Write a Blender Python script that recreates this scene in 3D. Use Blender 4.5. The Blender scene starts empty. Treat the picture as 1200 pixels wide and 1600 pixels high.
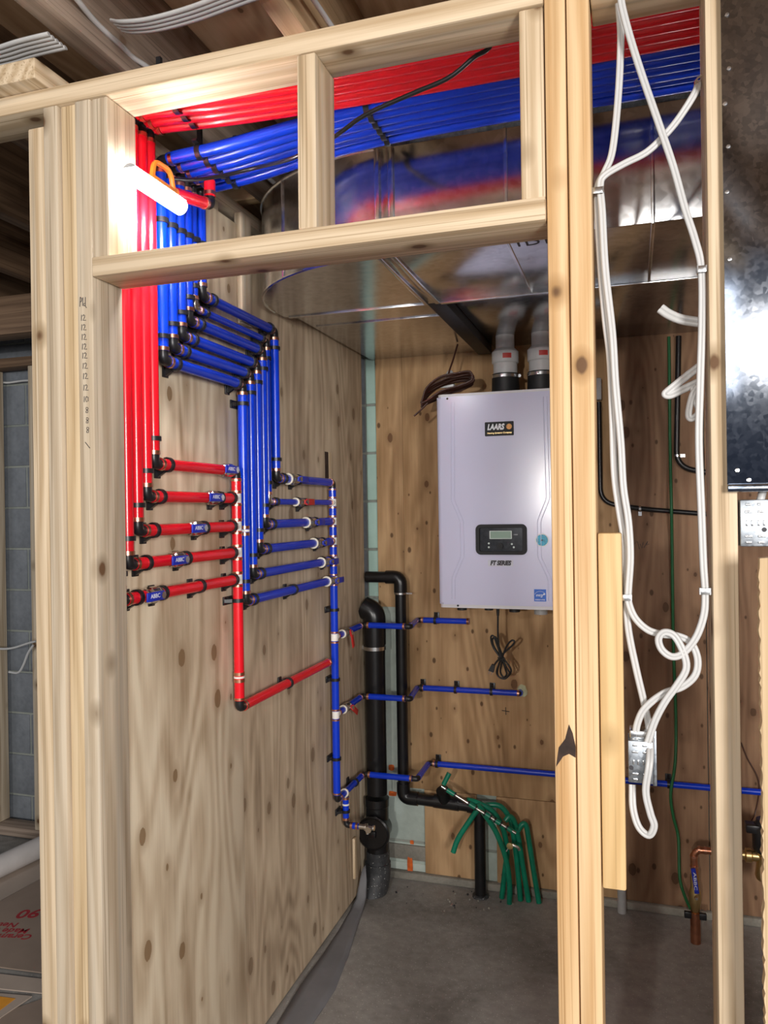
import bpy, bmesh, math, random
from mathutils import Vector, Matrix

rnd = random.Random(11)
scene = bpy.context.scene
COL = scene.collection
V = Vector

# ------------------------------------------------------------------ camera
F = 1215.0                                   # focal length in pixels of a 1200x1600 frame
YAW, PITCH, ROLL = math.radians(17.7), math.radians(-0.1), math.radians(0.85)
CAM = V((0.99, 0.0, 1.505))
FW = V((-math.sin(YAW) * math.cos(PITCH), math.cos(YAW) * math.cos(PITCH), math.sin(PITCH)))
_rt = V((math.cos(YAW), math.sin(YAW), 0.0))
_up = _rt.cross(FW)
RT = _rt * math.cos(ROLL) - _up * math.sin(ROLL)
UP = _rt * math.sin(ROLL) + _up * math.cos(ROLL)
cd = bpy.data.cameras.new('camera')
cd.sensor_fit = 'HORIZONTAL'; cd.sensor_width = 36.0; cd.lens = F / 1200 * 36.0
cd.clip_start = 0.02
cam = bpy.data.objects.new('camera', cd); COL.objects.link(cam)
cam.matrix_world = Matrix((
    (RT.x, UP.x, -FW.x, CAM.x), (RT.y, UP.y, -FW.y, CAM.y), (RT.z, UP.z, -FW.z, CAM.z), (0, 0, 0, 1)))
scene.camera = cam

# ------------------------------------------------------------------ world, lights, exposure
scene.view_settings.view_transform = 'Standard'
scene.view_settings.look = 'None'
scene.view_settings.gamma = 1.0
scene.view_settings.use_curve_mapping = False
scene.view_settings.exposure = 0.18
w = bpy.data.worlds.new('world'); scene.world = w; w.use_nodes = True
bg = w.node_tree.nodes['Background']
bg.inputs[0].default_value = (0.62, 0.72, 1.0, 1); bg.inputs[1].default_value = 0.09

def lamp(name, kind, loc, energy, color, size=0.1, target=None, size_y=None):
    l = bpy.data.lights.new(name, kind); l.energy = energy; l.color = color
    if kind == 'AREA':
        l.size = size
        if size_y: l.shape = 'RECTANGLE'; l.size_y = size_y
    else:
        l.shadow_soft_size = size
    o = bpy.data.objects.new(name, l); COL.objects.link(o); o.location = loc
    if target is not None:
        o.rotation_euler = (V(target) - V(loc)).to_track_quat('-Z', 'Y').to_euler()
    return o
wk = lamp('work_lamp', 'SPOT', (0.67, -2.2, 1.68), 170.0, (1.0, 0.95, 0.88), 0.05, (0.45, 1.8, 1.45))
wk.data.spot_size = math.radians(66); wk.data.spot_blend = 0.35
lamp('room_light', 'AREA', (0.28, -1.3, 1.76), 5.0, (0.92, 0.95, 1.0), 0.55, (0.4, 2.7, 1.5), 0.8)
lamp('side_light', 'AREA', (2.6, -2.0, 1.75), 125.0, (1.0, 0.97, 0.94), 0.7, (0.1, 1.9, 1.2), 0.9)
lamp('basement_light', 'AREA', (-1.9, 1.0, 2.2), 5.0, (0.80, 0.88, 1.0), 0.5, (-1.6, 2.6, 0.4))

# ------------------------------------------------------------------ helpers
def ray(px, py):
    return FW * F + RT * (px - 600) + UP * (800 - py)
def P(px, py, x=None, y=None, z=None):
    d = ray(px, py)
    if x is not None: t = (x - CAM.x) / d.x
    elif y is not None: t = (y - CAM.y) / d.y
    else: t = (z - CAM.z) / d.z
    return CAM + d * t

def tag(o, label=None, cat=None, group=None, kind=None):
    if label: o['label'] = label
    if cat: o['category'] = cat
    if group: o['group'] = group
    if kind: o['kind'] = kind
    return o
def thing(name, label, cat, loc, group=None):
    o = bpy.data.objects.new(name, None); COL.objects.link(o)
    o.location = loc; o.empty_display_size = 0.05
    return tag(o, label, cat, group)
def setting(name, loc=(0, 0, 0)):
    o = bpy.data.objects.new(name, None); COL.objects.link(o); o.location = loc
    o['kind'] = 'structure'
    return o
def adopt(o, parent):
    if parent is not None:
        o.parent = parent
        if parent.type == 'EMPTY':
            o.matrix_parent_inverse = Matrix.Translation(-V(parent.location))
    return o
def data(name, bm, mat, smooth=True, ang=35):
    bmesh.ops.recalc_face_normals(bm, faces=bm.faces[:])
    me = bpy.data.meshes.new(name); bm.to_mesh(me); bm.free()
    if mat: me.materials.append(mat)
    if smooth:
        for p in me.polygons: p.use_smooth = True
        try: me.set_sharp_from_angle(angle=math.radians(ang))
        except Exception: pass
    return me
def link(name, me, parent=None, mtx=None):
    o = bpy.data.objects.new(name, me); COL.objects.link(o)
    if mtx is not None: o.matrix_basis = mtx
    return adopt(o, parent)
def obj(name, bm, mat, parent=None, smooth=True, ang=35, mtx=None):
    return link(name, data(name, bm, mat, smooth, ang), parent, mtx)
def frame(o, zdir, xdir=None):
    z = V(zdir).normalized()
    x = V(xdir) if xdir is not None else (V((1, 0, 0)) if abs(z.x) < 0.9 else V((0, 1, 0)))
    x = (x - z * x.dot(z)).normalized(); y = z.cross(x)
    o = V(o)
    return Matrix(((x.x, y.x, z.x, o.x), (x.y, y.y, z.y, o.y), (x.z, y.z, z.z, o.z), (0, 0, 0, 1)))

def add_box(bm, lo, hi, bev=0.0, mtx=None):
    lo, hi = V(lo), V(hi)
    vs = [bm.verts.new((x, y, z)) for x in (lo.x, hi.x) for y in (lo.y, hi.y) for z in (lo.z, hi.z)]
    fs = [bm.faces.new([vs[i] for i in q]) for q in
          ((0, 1, 3, 2), (4, 6, 7, 5), (0, 4, 5, 1), (2, 3, 7, 6), (0, 2, 6, 4), (1, 5, 7, 3))]
    if bev > 0:
        es = list({e for f in fs for e in f.edges})
        r = bmesh.ops.bevel(bm, geom=es, offset=bev, segments=2, affect='EDGES', profile=0.5)
        vs = list({v for f in r['faces'] for v in f.verts} | {v for v in vs if v.is_valid})
    if mtx is not None:
        bmesh.ops.transform(bm, matrix=mtx, verts=[v for v in vs if v.is_valid])
    return vs
def box(name, lo, hi, mat, parent=None, bev=0.0, mtx=None):
    bm = bmesh.new(); add_box(bm, lo, hi, bev)
    return obj(name, bm, mat, parent, smooth=bev > 0, mtx=mtx)
def fillet(pts, rad, n=6):
    pts = [V(p) for p in pts]
    out = [pts[0]]
    for a, b, c in zip(pts, pts[1:], pts[2:]):
        u, v = (a - b), (c - b)
        r = min(rad, u.length * 0.49, v.length * 0.49)
        u.normalize(); v.normalize()
        if u.dot(v) < -0.999: continue
        p0, p1 = b + u * r, b + v * r
        for k in range(n + 1):
            t = k / n
            out.append(p0 * (1 - t) ** 2 + b * 2 * t * (1 - t) + p1 * t * t)
    out.append(pts[-1])
    return out
def spline(pts, n=6):
    pts = [V(p) for p in pts]
    e = [pts[0] * 2 - pts[1]] + pts + [pts[-1] * 2 - pts[-2]]
    out = []
    for i in range(1, len(e) - 2):
        p0, p1, p2, p3 = e[i - 1:i + 3]
        for k in range(n):
            t = k / n
            out.append(0.5 * ((2 * p1) + (p2 - p0) * t + (2 * p0 - 5 * p1 + 4 * p2 - p3) * t * t
                              + (3 * p1 - p0 - 3 * p2 + p3) * t ** 3))
    out.append(pts[-1])
    return out
def add_tube(bm, pts, r, n=12, cap=True, flat=None, nrm=None):
    """round tube along pts; r a number or a list; flat=(sx,sy) squashes the section, nrm fixes the section's y axis"""
    pts = [V(p) for p in pts]
    k = len(pts)
    rs = r if isinstance(r, (list, tuple)) else [r] * k
    tang = []
    for i in range(k):
        t = (pts[min(i + 1, k - 1)] - pts[max(i - 1, 0)])
        tang.append(t.normalized() if t.length > 1e-9 else V((0, 0, 1)))
    t0 = tang[0]
    u = V((0, 0, 1)) if abs(t0.z) < 0.9 else V((1, 0, 0))
    u = (u - t0 * u.dot(t0)).normalized()
    rings = []
    for i in range(k):
        t = tang[i]
        if nrm is not None:
            v = V(nrm); v = (v - t * v.dot(t)).normalized(); u = v.cross(t)
        else:
            u = (u - t * u.dot(t)).normalized(); v = t.cross(u)
        sx, sy = flat if flat else (1, 1)
        rings.append([bm.verts.new(pts[i] + (u * math.cos(a) * sx + v * math.sin(a) * sy) * rs[i])
                      for a in [2 * math.pi * j / n for j in range(n)]])
    for a, b in zip(rings, rings[1:]):
        for j in range(n):
            bm.faces.new((a[j], a[(j + 1) % n], b[(j + 1) % n], b[j]))
    if cap:
        bm.faces.new(rings[0][::-1]); bm.faces.new(rings[-1])
def tube(name, pts, r, mat, parent=None, n=12, **kw):
    bm = bmesh.new(); add_tube(bm, pts, r, n, **kw)
    return obj(name, bm, mat, parent, ang=50)
def add_lathe(bm, prof, n=20, mtx=None):
    """prof: (r, z) pairs, closed on the axis where r == 0, else left open ends capped"""
    rings = []
    vs = []
    for r, z in prof:
        if r < 1e-6:
            rings.append([bm.verts.new((0, 0, z))])
        else:
            rings.append([bm.verts.new((r * math.cos(2 * math.pi * j / n), r * math.sin(2 * math.pi * j / n), z)) for j in range(n)])
        vs += rings[-1]
    for a, b in zip(rings, rings[1:]):
        for j in range(n):
            if len(a) == 1 and len(b) == 1: continue
            if len(a) == 1: bm.faces.new((a[0], b[j], b[(j + 1) % n]))
            elif len(b) == 1: bm.faces.new((a[j], a[(j + 1) % n], b[0]))
            else: bm.faces.new((a[j], a[(j + 1) % n], b[(j + 1) % n], b[j]))
    for ring in (rings[0], rings[-1]):
        if len(ring) > 2: bm.faces.new(ring)
    if mtx is not None: bmesh.ops.transform(bm, matrix=mtx, verts=vs)
def add_collar(bm, ri, ro, h, n=20, mtx=None):
    """a short open ring around local z, centred"""
    prof = [(ri, -h / 2), (ro, -h / 2), (ro, h / 2), (ri, h / 2)]
    rings = [[bm.verts.new((r * math.cos(2 * math.pi * j / n), r * math.sin(2 * math.pi * j / n), z)) for j in range(n)] for r, z in prof]
    for i in range(4):
        a, b = rings[i], rings[(i + 1) % 4]
        for j in range(n): bm.faces.new((a[j], a[(j + 1) % n], b[(j + 1) % n], b[j]))
    if mtx is not None: bmesh.ops.transform(bm, matrix=mtx, verts=[v for r in rings for v in r])
def add_prism(bm, poly, z0, z1, mtx=None):
    a = [bm.verts.new((x, y, z0)) for x, y in poly]; b = [bm.verts.new((x, y, z1)) for x, y in poly]
    bm.faces.new(a[::-1]); bm.faces.new(b)
    for i in range(len(poly)):
        j = (i + 1) % len(poly); bm.faces.new((a[i], a[j], b[j], b[i]))
    if mtx is not None: bmesh.ops.transform(bm, matrix=mtx, verts=a + b)
def rrect(w, h, r, n=5):
    out = []
    for cx, cy, a0 in ((w / 2 - r, h / 2 - r, 0), (-w / 2 + r, h / 2 - r, 90), (-w / 2 + r, -h / 2 + r, 180), (w / 2 - r, -h / 2 + r, 270)):
        for k in range(n + 1):
            a = math.radians(a0 + 90 * k / n); out.append((cx + r * math.cos(a), cy + r * math.sin(a)))
    return out
def disc(r, n=24): return [(r * math.cos(2 * math.pi * k / n), r * math.sin(2 * math.pi * k / n)) for k in range(n)]
FACE = Matrix(((1, 0, 0, 0), (0, 0, -1, 0), (0, 1, 0, 0), (0, 0, 0, 1)))   # local xy -> world xz, local z -> towards -y
def facing(loc, tilt=0.0): return Matrix.Translation(loc) @ FACE @ Matrix.Rotation(tilt, 4, 'Z')
def text(name, body, size, mat, parent, mtx, shear=0.0, bold=0.0, extrude=0.0004, align='CENTER', width=None):
    cu = bpy.data.curves.new(name, 'FONT'); cu.body = body; cu.size = size; cu.shear = shear
    cu.offset = bold; cu.extrude = extrude; cu.align_x = align; cu.align_y = 'CENTER'; cu.resolution_u = 3
    o = bpy.data.objects.new(name, cu); COL.objects.link(o)
    me = bpy.data.meshes.new_from_object(o)
    bpy.data.objects.remove(o); bpy.data.curves.remove(cu)
    if width and len(me.vertices):
        xs = [v.co.x for v in me.vertices]; s = width / (max(xs) - min(xs))
        for v in me.vertices: v.co.x *= s
    me.materials.clear(); me.materials.append(mat)
    return link(name, me, parent, mtx)

# ------------------------------------------------------------------ materials
def nodes(name):
    m = bpy.data.materials.new(name); m.use_nodes = True
    nt = m.node_tree; return m, nt, nt.nodes['Principled BSDF']
def N(nt, kind, **kw):
    n = nt.nodes.new(kind)
    for k, v in kw.items():
        if k.startswith('i_'): n.inputs[k[2:].replace('_', ' ')].default_value = v
        else: setattr(n, k, v)
    return n
def L(nt, a, b): nt.links.new(a, b)
def ramp(nt, src, stops, interp='LINEAR'):
    r = N(nt, 'ShaderNodeValToRGB'); r.color_ramp.interpolation = interp
    el = r.color_ramp.elements
    while len(el) < len(stops): el.new(0.5)
    for e, (p, c) in zip(el, stops):
        e.position = p; e.color = (c, c, c, 1) if isinstance(c, (int, float)) else (*c, 1)
    L(nt, src, r.inputs[0]); return r.outputs[0]
def mix(nt, fac, a, b, blend='MIX'):
    m = N(nt, 'ShaderNodeMix', data_type='RGBA', blend_type=blend)
    for s, v in ((m.inputs[0], fac), (m.inputs[6], a), (m.inputs[7], b)):
        if isinstance(v, (int, float)): s.default_value = v
        elif isinstance(v, tuple): s.default_value = (*v, 1)
        else: L(nt, v, s)
    return m.outputs[2]
def math_(nt, op, a, b=0.0, c=None):
    m = N(nt, 'ShaderNodeMath', operation=op)
    for s, v in zip(m.inputs, (a, b, c)):
        if v is None: continue
        if isinstance(v, (int, float)): s.default_value = v
        else: L(nt, v, s)
    return m.outputs[0]
def coords(nt, scale=(1, 1, 1), rand=0.0):
    tc = N(nt, 'ShaderNodeTexCoord'); src = tc.outputs['Object']
    if rand:
        oi = N(nt, 'ShaderNodeObjectInfo')
        cv = N(nt, 'ShaderNodeCombineXYZ')
        for i, k in enumerate((1.0, 0.73, 4.1)):
            L(nt, math_(nt, 'MULTIPLY', oi.outputs['Random'], rand * k), cv.inputs[i])
        a = N(nt, 'ShaderNodeVectorMath', operation='ADD'); L(nt, src, a.inputs[0]); L(nt, cv.outputs[0], a.inputs[1])
        src = a.outputs[0]
    return src
def scaled(nt, src, s):
    m = N(nt, 'ShaderNodeVectorMath', operation='MULTIPLY'); m.inputs[1].default_value = s
    L(nt, src, m.inputs[0]); return m.outputs[0]
def noise(nt, src, scale=1.0, detail=3.0, rough=0.55, dist=0.0):
    n = N(nt, 'ShaderNodeTexNoise'); n.inputs['Scale'].default_value = scale; n.inputs['Detail'].default_value = detail
    n.inputs['Roughness'].default_value = rough; n.inputs['Distortion'].default_value = dist
    L(nt, src, n.inputs['Vector']); return n.outputs['Fac']
def bump(nt, b, h, strength=0.2, dist=0.01):
    n = N(nt, 'ShaderNodeBump'); n.inputs['Strength'].default_value = strength; n.inputs['Distance'].default_value = dist
    L(nt, h, n.inputs['Height']); L(nt, n.outputs[0], b.inputs['Normal'])

def plain(name, col, rough=0.5, metal=0.0, var=0.12, vscale=18.0, coat=0.0, bmp=0.0, ior=None):
    m, nt, b = nodes(name)
    s = coords(nt, rand=3.0)
    n = noise(nt, s, vscale, 3)
    c2 = tuple(max(0, c * (1 - var)) for c in col); c3 = tuple(min(1, c * (1 + var)) for c in col)
    L(nt, ramp(nt, n, [(0.3, c2), (0.7, c3)]), b.inputs['Base Color'])
    b.inputs['Roughness'].default_value = rough; b.inputs['Metallic'].default_value = metal
    b.inputs['Coat Weight'].default_value = coat
    if ior: b.inputs['IOR'].default_value = ior
    if bmp: bump(nt, b, noise(nt, s, vscale * 6, 3), bmp, 0.004)
    return m

def lumber_mat(name, light, dark, knot=(0.13, 0.065, 0.03), ring=13.0, grain=0.42, knots=1.0, streak=None, rough=0.62):
    m, nt, b = nodes(name)
    s = coords(nt, rand=9.0)
    warp = noise(nt, scaled(nt, s, (7, 7, 1.1)), 1.0, 2)
    # growth rings round a wandering pith outside the board
    off = N(nt, 'ShaderNodeVectorMath', operation='ADD'); L(nt, scaled(nt, s, (1, 1, 0.035)), off.inputs[0])
    wv = N(nt, 'ShaderNodeCombineXYZ')
    L(nt, math_(nt, 'MULTIPLY_ADD', warp, 0.16, -0.08), wv.inputs[0]); L(nt, math_(nt, 'MULTIPLY_ADD', warp, -0.11, 0.05), wv.inputs[1])
    L(nt, wv.outputs[0], off.inputs[1])
    wave = N(nt, 'ShaderNodeTexWave', wave_type='RINGS', rings_direction='Z')
    wave.inputs['Scale'].default_value = ring; wave.inputs['Distortion'].default_value = 1.2; wave.inputs['Detail'].default_value = 2
    L(nt, off.outputs[0], wave.inputs['Vector'])
    fine = noise(nt, scaled(nt, s, (110, 110, 2.4)), 1.0, 5, 0.62)
    blot = noise(nt, scaled(nt, s, (14, 14, 1.4)), 1.0, 2)
    f = math_(nt, 'MULTIPLY_ADD', wave.outputs['Fac'], grain, math_(nt, 'MULTIPLY_ADD', fine, 1.0, -0.22))
    f = math_(nt, 'ADD', f, math_(nt, 'MULTIPLY_ADD', blot, 0.5, -0.28))
    col = mix(nt, ramp(nt, f, [(0.22, 0.0), (0.95, 1.0)]), light, dark)
    line = noise(nt, scaled(nt, s, (240, 240, 1.6)), 1.0, 2, 0.5)
    col = mix(nt, ramp(nt, line, [(0.57, 0.0), (0.68, 0.75)]), col, tuple(c * 0.78 for c in dark))
    if streak:
        col = mix(nt, ramp(nt, noise(nt, scaled(nt, s, (38, 38, 0.7)), 1.0, 2), [(0.58, 0.0), (0.75, 0.6)]), col, streak)
    vo = N(nt, 'ShaderNodeTexVoronoi', feature='F1'); vo.inputs['Scale'].default_value = 9.0
    L(nt, scaled(nt, s, (1.0, 1.0, 0.70)), vo.inputs['Vector'])
    kd = math_(nt, 'ADD', vo.outputs['Distance'], math_(nt, 'MULTIPLY_ADD', fine, 0.05, -0.025))
    col = mix(nt, ramp(nt, kd, [(0.10, 0.75 * knots), (0.22, 0.0)]), col, tuple(c * 0.72 for c in dark))
    col = mix(nt, ramp(nt, kd, [(0.065, 0.95 * knots), (0.10, 0.0)]), col, knot)
    L(nt, col, b.inputs['Base Color']); b.inputs['Roughness'].default_value = rough
    b.inputs['Specular IOR Level'].default_value = 0.3
    bump(nt, b, f, 0.12, 0.002)
    return m
def plywood_mat(name, light, mid, dark, knot=(0.16, 0.08, 0.035), contrast=1.0, knots=1.0, spots=0.0, kscale=6.5):
    m, nt, b = nodes(name)
    s = coords(nt, rand=5.0)
    low = noise(nt, scaled(nt, s, (3.2, 0.3, 0.55)), 1.0, 2, 0.5, 0.4)
    cont = math_(nt, 'MULTIPLY_ADD', math_(nt, 'SINE', math_(nt, 'MULTIPLY', low, 95.0)), 0.5, 0.5)
    fine = noise(nt, scaled(nt, s, (75, 60, 3.0)), 1.0, 6, 0.68)
    mott = noise(nt, scaled(nt, s, (9, 3, 2.6)), 1.0, 3)
    f = math_(nt, 'ADD', math_(nt, 'MULTIPLY', cont, 0.34 * contrast), math_(nt, 'MULTIPLY', fine, 0.62))
    f = math_(nt, 'ADD', f, math_(nt, 'MULTIPLY_ADD', mott, 1.2, -0.62))
    col = ramp(nt, f, [(0.15, light), (0.5, mid), (0.9, dark)])
    sx = N(nt, 'ShaderNodeSeparateXYZ'); L(nt, s, sx.inputs[0])
    flat = N(nt, 'ShaderNodeCombineXYZ'); L(nt, sx.outputs[0], flat.inputs[0]); L(nt, math_(nt, 'MULTIPLY', sx.outputs[2], 0.62), flat.inputs[1])
    vo = N(nt, 'ShaderNodeTexVoronoi', feature='F1', voronoi_dimensions='2D'); vo.inputs['Scale'].default_value = kscale
    L(nt, flat.outputs[0], vo.inputs['Vector'])
    sep = N(nt, 'ShaderNodeSeparateColor'); L(nt, vo.outputs['Color'], sep.inputs[0])
    size = math_(nt, 'MULTIPLY', ramp(nt, sep.outputs[0], [(0.15, 0.0), (1.0, 1.0)]), 0.10)
    d = math_(nt, 'SUBTRACT', math_(nt, 'ADD', vo.outputs['Distance'], math_(nt, 'MULTIPLY_ADD', fine, 0.06, -0.03)), size)
    col = mix(nt, ramp(nt, d, [(0.0, 0.55 * knots), (0.11, 0.0)]), col, dark)
    col = mix(nt, ramp(nt, d, [(-0.04, 0.8 * knots), (0.0, 0.0)]), col, knot)
    if spots:
        v2 = N(nt, 'ShaderNodeTexVoronoi', feature='F1', voronoi_dimensions='2D'); v2.inputs['Scale'].default_value = 11.0
        L(nt, flat.outputs[0], v2.inputs['Vector'])
        s2 = N(nt, 'ShaderNodeSeparateColor'); L(nt, v2.outputs['Color'], s2.inputs[0])
        dd = math_(nt, 'SUBTRACT', v2.outputs['Distance'], math_(nt, 'MULTIPLY_ADD', s2.outputs[1], 0.10, -0.035))
        col = mix(nt, ramp(nt, dd, [(0.0, 0.9 * spots), (0.035, 0.0)]), col, tuple(c * 0.55 for c in knot))
    L(nt, col, b.inputs['Base Color']); b.inputs['Roughness'].default_value = 0.66
    b.inputs['Specular IOR Level'].default_value = 0.25
    bump(nt, b, f, 0.15, 0.002)
    return m
def concrete_mat(name, a, c, rough=0.8, sc=1.0, speck=0.0, scol=None):
    m, nt, b = nodes(name)
    s = coords(nt, rand=0.0)
    n1 = noise(nt, s, 1.6 * sc, 5, 0.6, 0.6); n2 = noise(nt, s, 34 * sc, 4, 0.6)
    f = math_(nt, 'ADD', math_(nt, 'MULTIPLY', n1, 0.75), math_(nt, 'MULTIPLY', n2, 0.28))
    col = ramp(nt, f, [(0.36, a), (0.68, c)])
    if speck:
        v = N(nt, 'ShaderNodeTexVoronoi', feature='F1'); v.inputs['Scale'].default_value = 95
        L(nt, s, v.inputs['Vector'])
        col = mix(nt, ramp(nt, v.outputs['Distance'], [(0.10, speck), (0.16, 0.0)]), col, scol or tuple(min(1, k * 1.9) for k in c))
    L(nt, col, b.inputs['Base Color']); b.inputs['Roughness'].default_value = rough
    bump(nt, b, math_(nt, 'ADD', n1, n2), 0.3, 0.006)
    return m
def galv_mat(name, a, c, rough=0.24, spangle=70, scratch=0.0, dent=0.14):
    m, nt, b = nodes(name)
    s = coords(nt)
    v = N(nt, 'ShaderNodeTexVoronoi', feature='F1'); v.inputs['Scale'].default_value = spangle; L(nt, s, v.inputs['Vector'])
    sp = N(nt, 'ShaderNodeSeparateColor'); L(nt, v.outputs['Color'], sp.inputs[0])
    n = noise(nt, s, 3.0, 4)
    f = math_(nt, 'ADD', math_(nt, 'MULTIPLY', sp.outputs[0], 0.35), math_(nt, 'MULTIPLY', n, 0.65))
    col = ramp(nt, f, [(0.25, a), (0.75, c)])
    if scratch:
        w2 = noise(nt, scaled(nt, s, (60, 60, 9)), 1.0, 5, 0.75, 2.0)
        sc = ramp(nt, w2, [(0.66, 0.0), (0.72, scratch)])
        col = mix(nt, sc, col, (0.9, 0.92, 0.95))
    L(nt, col, b.inputs['Base Color']); b.inputs['Metallic'].default_value = 1.0
    r = math_(nt, 'MULTIPLY_ADD', f, rough * 0.5, rough * 0.75); L(nt, r, b.inputs['Roughness'])
    bump(nt, b, noise(nt, s, 2.2, 2), dent, 0.02)
    return m
def glow(name, col, strength):
    m, nt, b = nodes(name)
    b.inputs['Emission Color'].default_value = (*col, 1); b.inputs['Emission Strength'].default_value = strength
    b.inputs['Base Color'].default_value = (*col, 1)
    n = noise(nt, coords(nt), 5.0, 1)
    L(nt, ramp(nt, n, [(0.0, col), (1.0, col)]), b.inputs['Base Color'])
    return m

M = {}
M['stud_pale'] = lumber_mat('pale_spruce', (0.70, 0.56, 0.39), (0.42, 0.29, 0.16), streak=(0.44, 0.40, 0.33))
M['stud_grey'] = lumber_mat('greyed_spruce', (0.62, 0.52, 0.39), (0.38, 0.285, 0.185), streak=(0.36, 0.34, 0.30))
M['stud_warm'] = lumber_mat('warm_pine', (0.76, 0.54, 0.31), (0.50, 0.28, 0.11), ring=11, streak=(0.50, 0.34, 0.18))
M['stud_warm2'] = lumber_mat('golden_spruce', (0.68, 0.53, 0.34), (0.42, 0.28, 0.14))
M['cleat'] = lumber_mat('yellow_pine_strip', (0.72, 0.50, 0.25), (0.55, 0.35, 0.15), ring=16, knots=0.8)
M['joist_old'] = lumber_mat('old_brown_joist', (0.20, 0.125, 0.075), (0.095, 0.055, 0.032), knots=0.6)
M['joist_grey'] = lumber_mat('old_greyed_joist', (0.36, 0.28, 0.22), (0.19, 0.14, 0.105), knots=0.6)
M['joist_new'] = lumber_mat('newer_joist', (0.62, 0.44, 0.26), (0.42, 0.27, 0.14))
M['subfloor'] = plywood_mat('subfloor_ply', (0.66, 0.43, 0.26), (0.52, 0.32, 0.18), (0.34, 0.19, 0.10))
M['ply_left'] = plywood_mat('pale_plywood', (0.86, 0.74, 0.55), (0.68, 0.55, 0.385), (0.42, 0.30, 0.185), knot=(0.25, 0.15, 0.07))
M['ply_left2'] = plywood_mat('grey_plywood', (0.64, 0.52, 0.37), (0.46, 0.355, 0.245), (0.23, 0.165, 0.105), knot=(0.16, 0.095, 0.05), knots=0.7, contrast=0.7)
M['ply_back'] = plywood_mat('brown_plywood', (0.60, 0.39, 0.21), (0.44, 0.27, 0.135), (0.26, 0.148, 0.068), knot=(0.14, 0.065, 0.03), spots=0.9, contrast=0.7)
M['ply_dark_shaded'] = plywood_mat('shaded_brown_plywood', (0.36, 0.22, 0.13), (0.26, 0.150, 0.088), (0.15, 0.082, 0.046), knot=(0.08, 0.04, 0.02), spots=0.8, contrast=0.7)  # redder, darker sheets; part of the stud shadow is put into this colour
M['mint'] = concrete_mat('mint_paint', (0.40, 0.60, 0.53), (0.52, 0.72, 0.65), 0.75)
M['mint_white'] = concrete_mat('worn_pale_paint', (0.40, 0.47, 0.42), (0.58, 0.66, 0.60), 0.8)
M['mortar'] = concrete_mat('mortar', (0.22, 0.24, 0.22), (0.36, 0.38, 0.34), 0.9)
M['block'] = concrete_mat('grey_block', (0.14, 0.155, 0.175), (0.25, 0.27, 0.295), 0.9, 1.3)
M['block_mortar'] = concrete_mat('grey_mortar', (0.09, 0.098, 0.11), (0.16, 0.17, 0.185), 0.95)
M['floor'] = concrete_mat('slab', (0.15, 0.142, 0.130), (0.40, 0.385, 0.36), 0.66, 0.9, speck=0.5)
M['raw'] = concrete_mat('raw_concrete', (0.20, 0.19, 0.16), (0.36, 0.34, 0.29), 0.9, 3.0)
M['red'] = plain('red_pex', (0.78, 0.008, 0.020), 0.26, var=0.05, coat=0.15)
M['blue'] = plain('blue_pex', (0.001, 0.038, 0.56), 0.26, var=0.06, coat=0.15)
M['black'] = plain('black_plastic', (0.012, 0.012, 0.014), 0.35)
M['abs'] = plain('black_abs', (0.008, 0.008, 0.009), 0.28, var=0.3)
M['rubber'] = plain('black_rubber', (0.015, 0.015, 0.016), 0.55)
M['copper'] = plain('copper_ring', (0.78, 0.40, 0.27), 0.28, 1.0)
M['copper_pipe'] = plain('copper_pipe', (0.62, 0.27, 0.16), 0.30, 1.0, var=0.3)
M['brass'] = plain('brass', (0.70, 0.52, 0.24), 0.3, 1.0)
M['chrome'] = plain('nickel', (0.72, 0.70, 0.66), 0.22, 1.0)
M['ivory'] = plain('ivory_collar', (0.80, 0.74, 0.60), 0.4)
M['white_tee'] = plain('white_tee', (0.82, 0.80, 0.76), 0.35)
M['lever_blue'] = plain('lever_blue', (0.012, 0.03, 0.42), 0.35)
M['lever_red'] = plain('lever_red', (0.55, 0.02, 0.02), 0.35)
M['print_white'] = plain('white_print', (0.85, 0.87, 0.92), 0.5)
M['ink'] = plain('black_ink', (0.03, 0.028, 0.035), 0.6)
M['shell'] = plain('boiler_white', (0.66, 0.66, 0.85), 0.20, var=0.02, vscale=3)
M['shell_edge'] = plain('boiler_edge', (0.70, 0.69, 0.72), 0.35, var=0.02)
M['panel_black'] = plain('panel_black', (0.006, 0.006, 0.008), 0.62)
M['panel_grey'] = plain('panel_grey', (0.035, 0.037, 0.042), 0.14, var=0.4, vscale=60)
M['lcd'] = plain('lcd', (0.22, 0.34, 0.26), 0.3, var=0.04)
M['lcd_rim'] = plain('lcd_rim', (0.62, 0.70, 0.66), 0.4)
M['orange_ball'] = plain('orange_ball', (0.75, 0.33, 0.05), 0.4, var=0.35, vscale=60)
M['star_blue'] = plain('sticker_blue', (0.01, 0.13, 0.62), 0.4)
M['seal_blue'] = plain('sticker_cyan', (0.02, 0.36, 0.55), 0.4, var=0.4, vscale=160)
M['sticker_clear'] = plain('sticker_film', (0.68, 0.70, 0.80), 0.2)
M['pvc'] = plain('white_pvc', (0.66, 0.67, 0.68), 0.35, var=0.05)
M['grey_pvc'] = plain('grey_pvc', (0.40, 0.40, 0.40), 0.4)
M['steel'] = plain('steel_band', (0.66, 0.67, 0.68), 0.25, 1.0)
M['tag_red'] = plain('tag_red', (0.60, 0.06, 0.05), 0.5)
M['brown_wire'] = plain('brown_wire', (0.060, 0.020, 0.012), 0.45)
M['yellow'] = plain('yellow_label', (0.62, 0.66, 0.06), 0.5)
M['green_hose'] = plain('green_hose', (0.004, 0.21, 0.12), 0.3, var=0.2)
M['green_wire'] = plain('green_wire', (0.01, 0.13, 0.04), 0.45)
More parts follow.
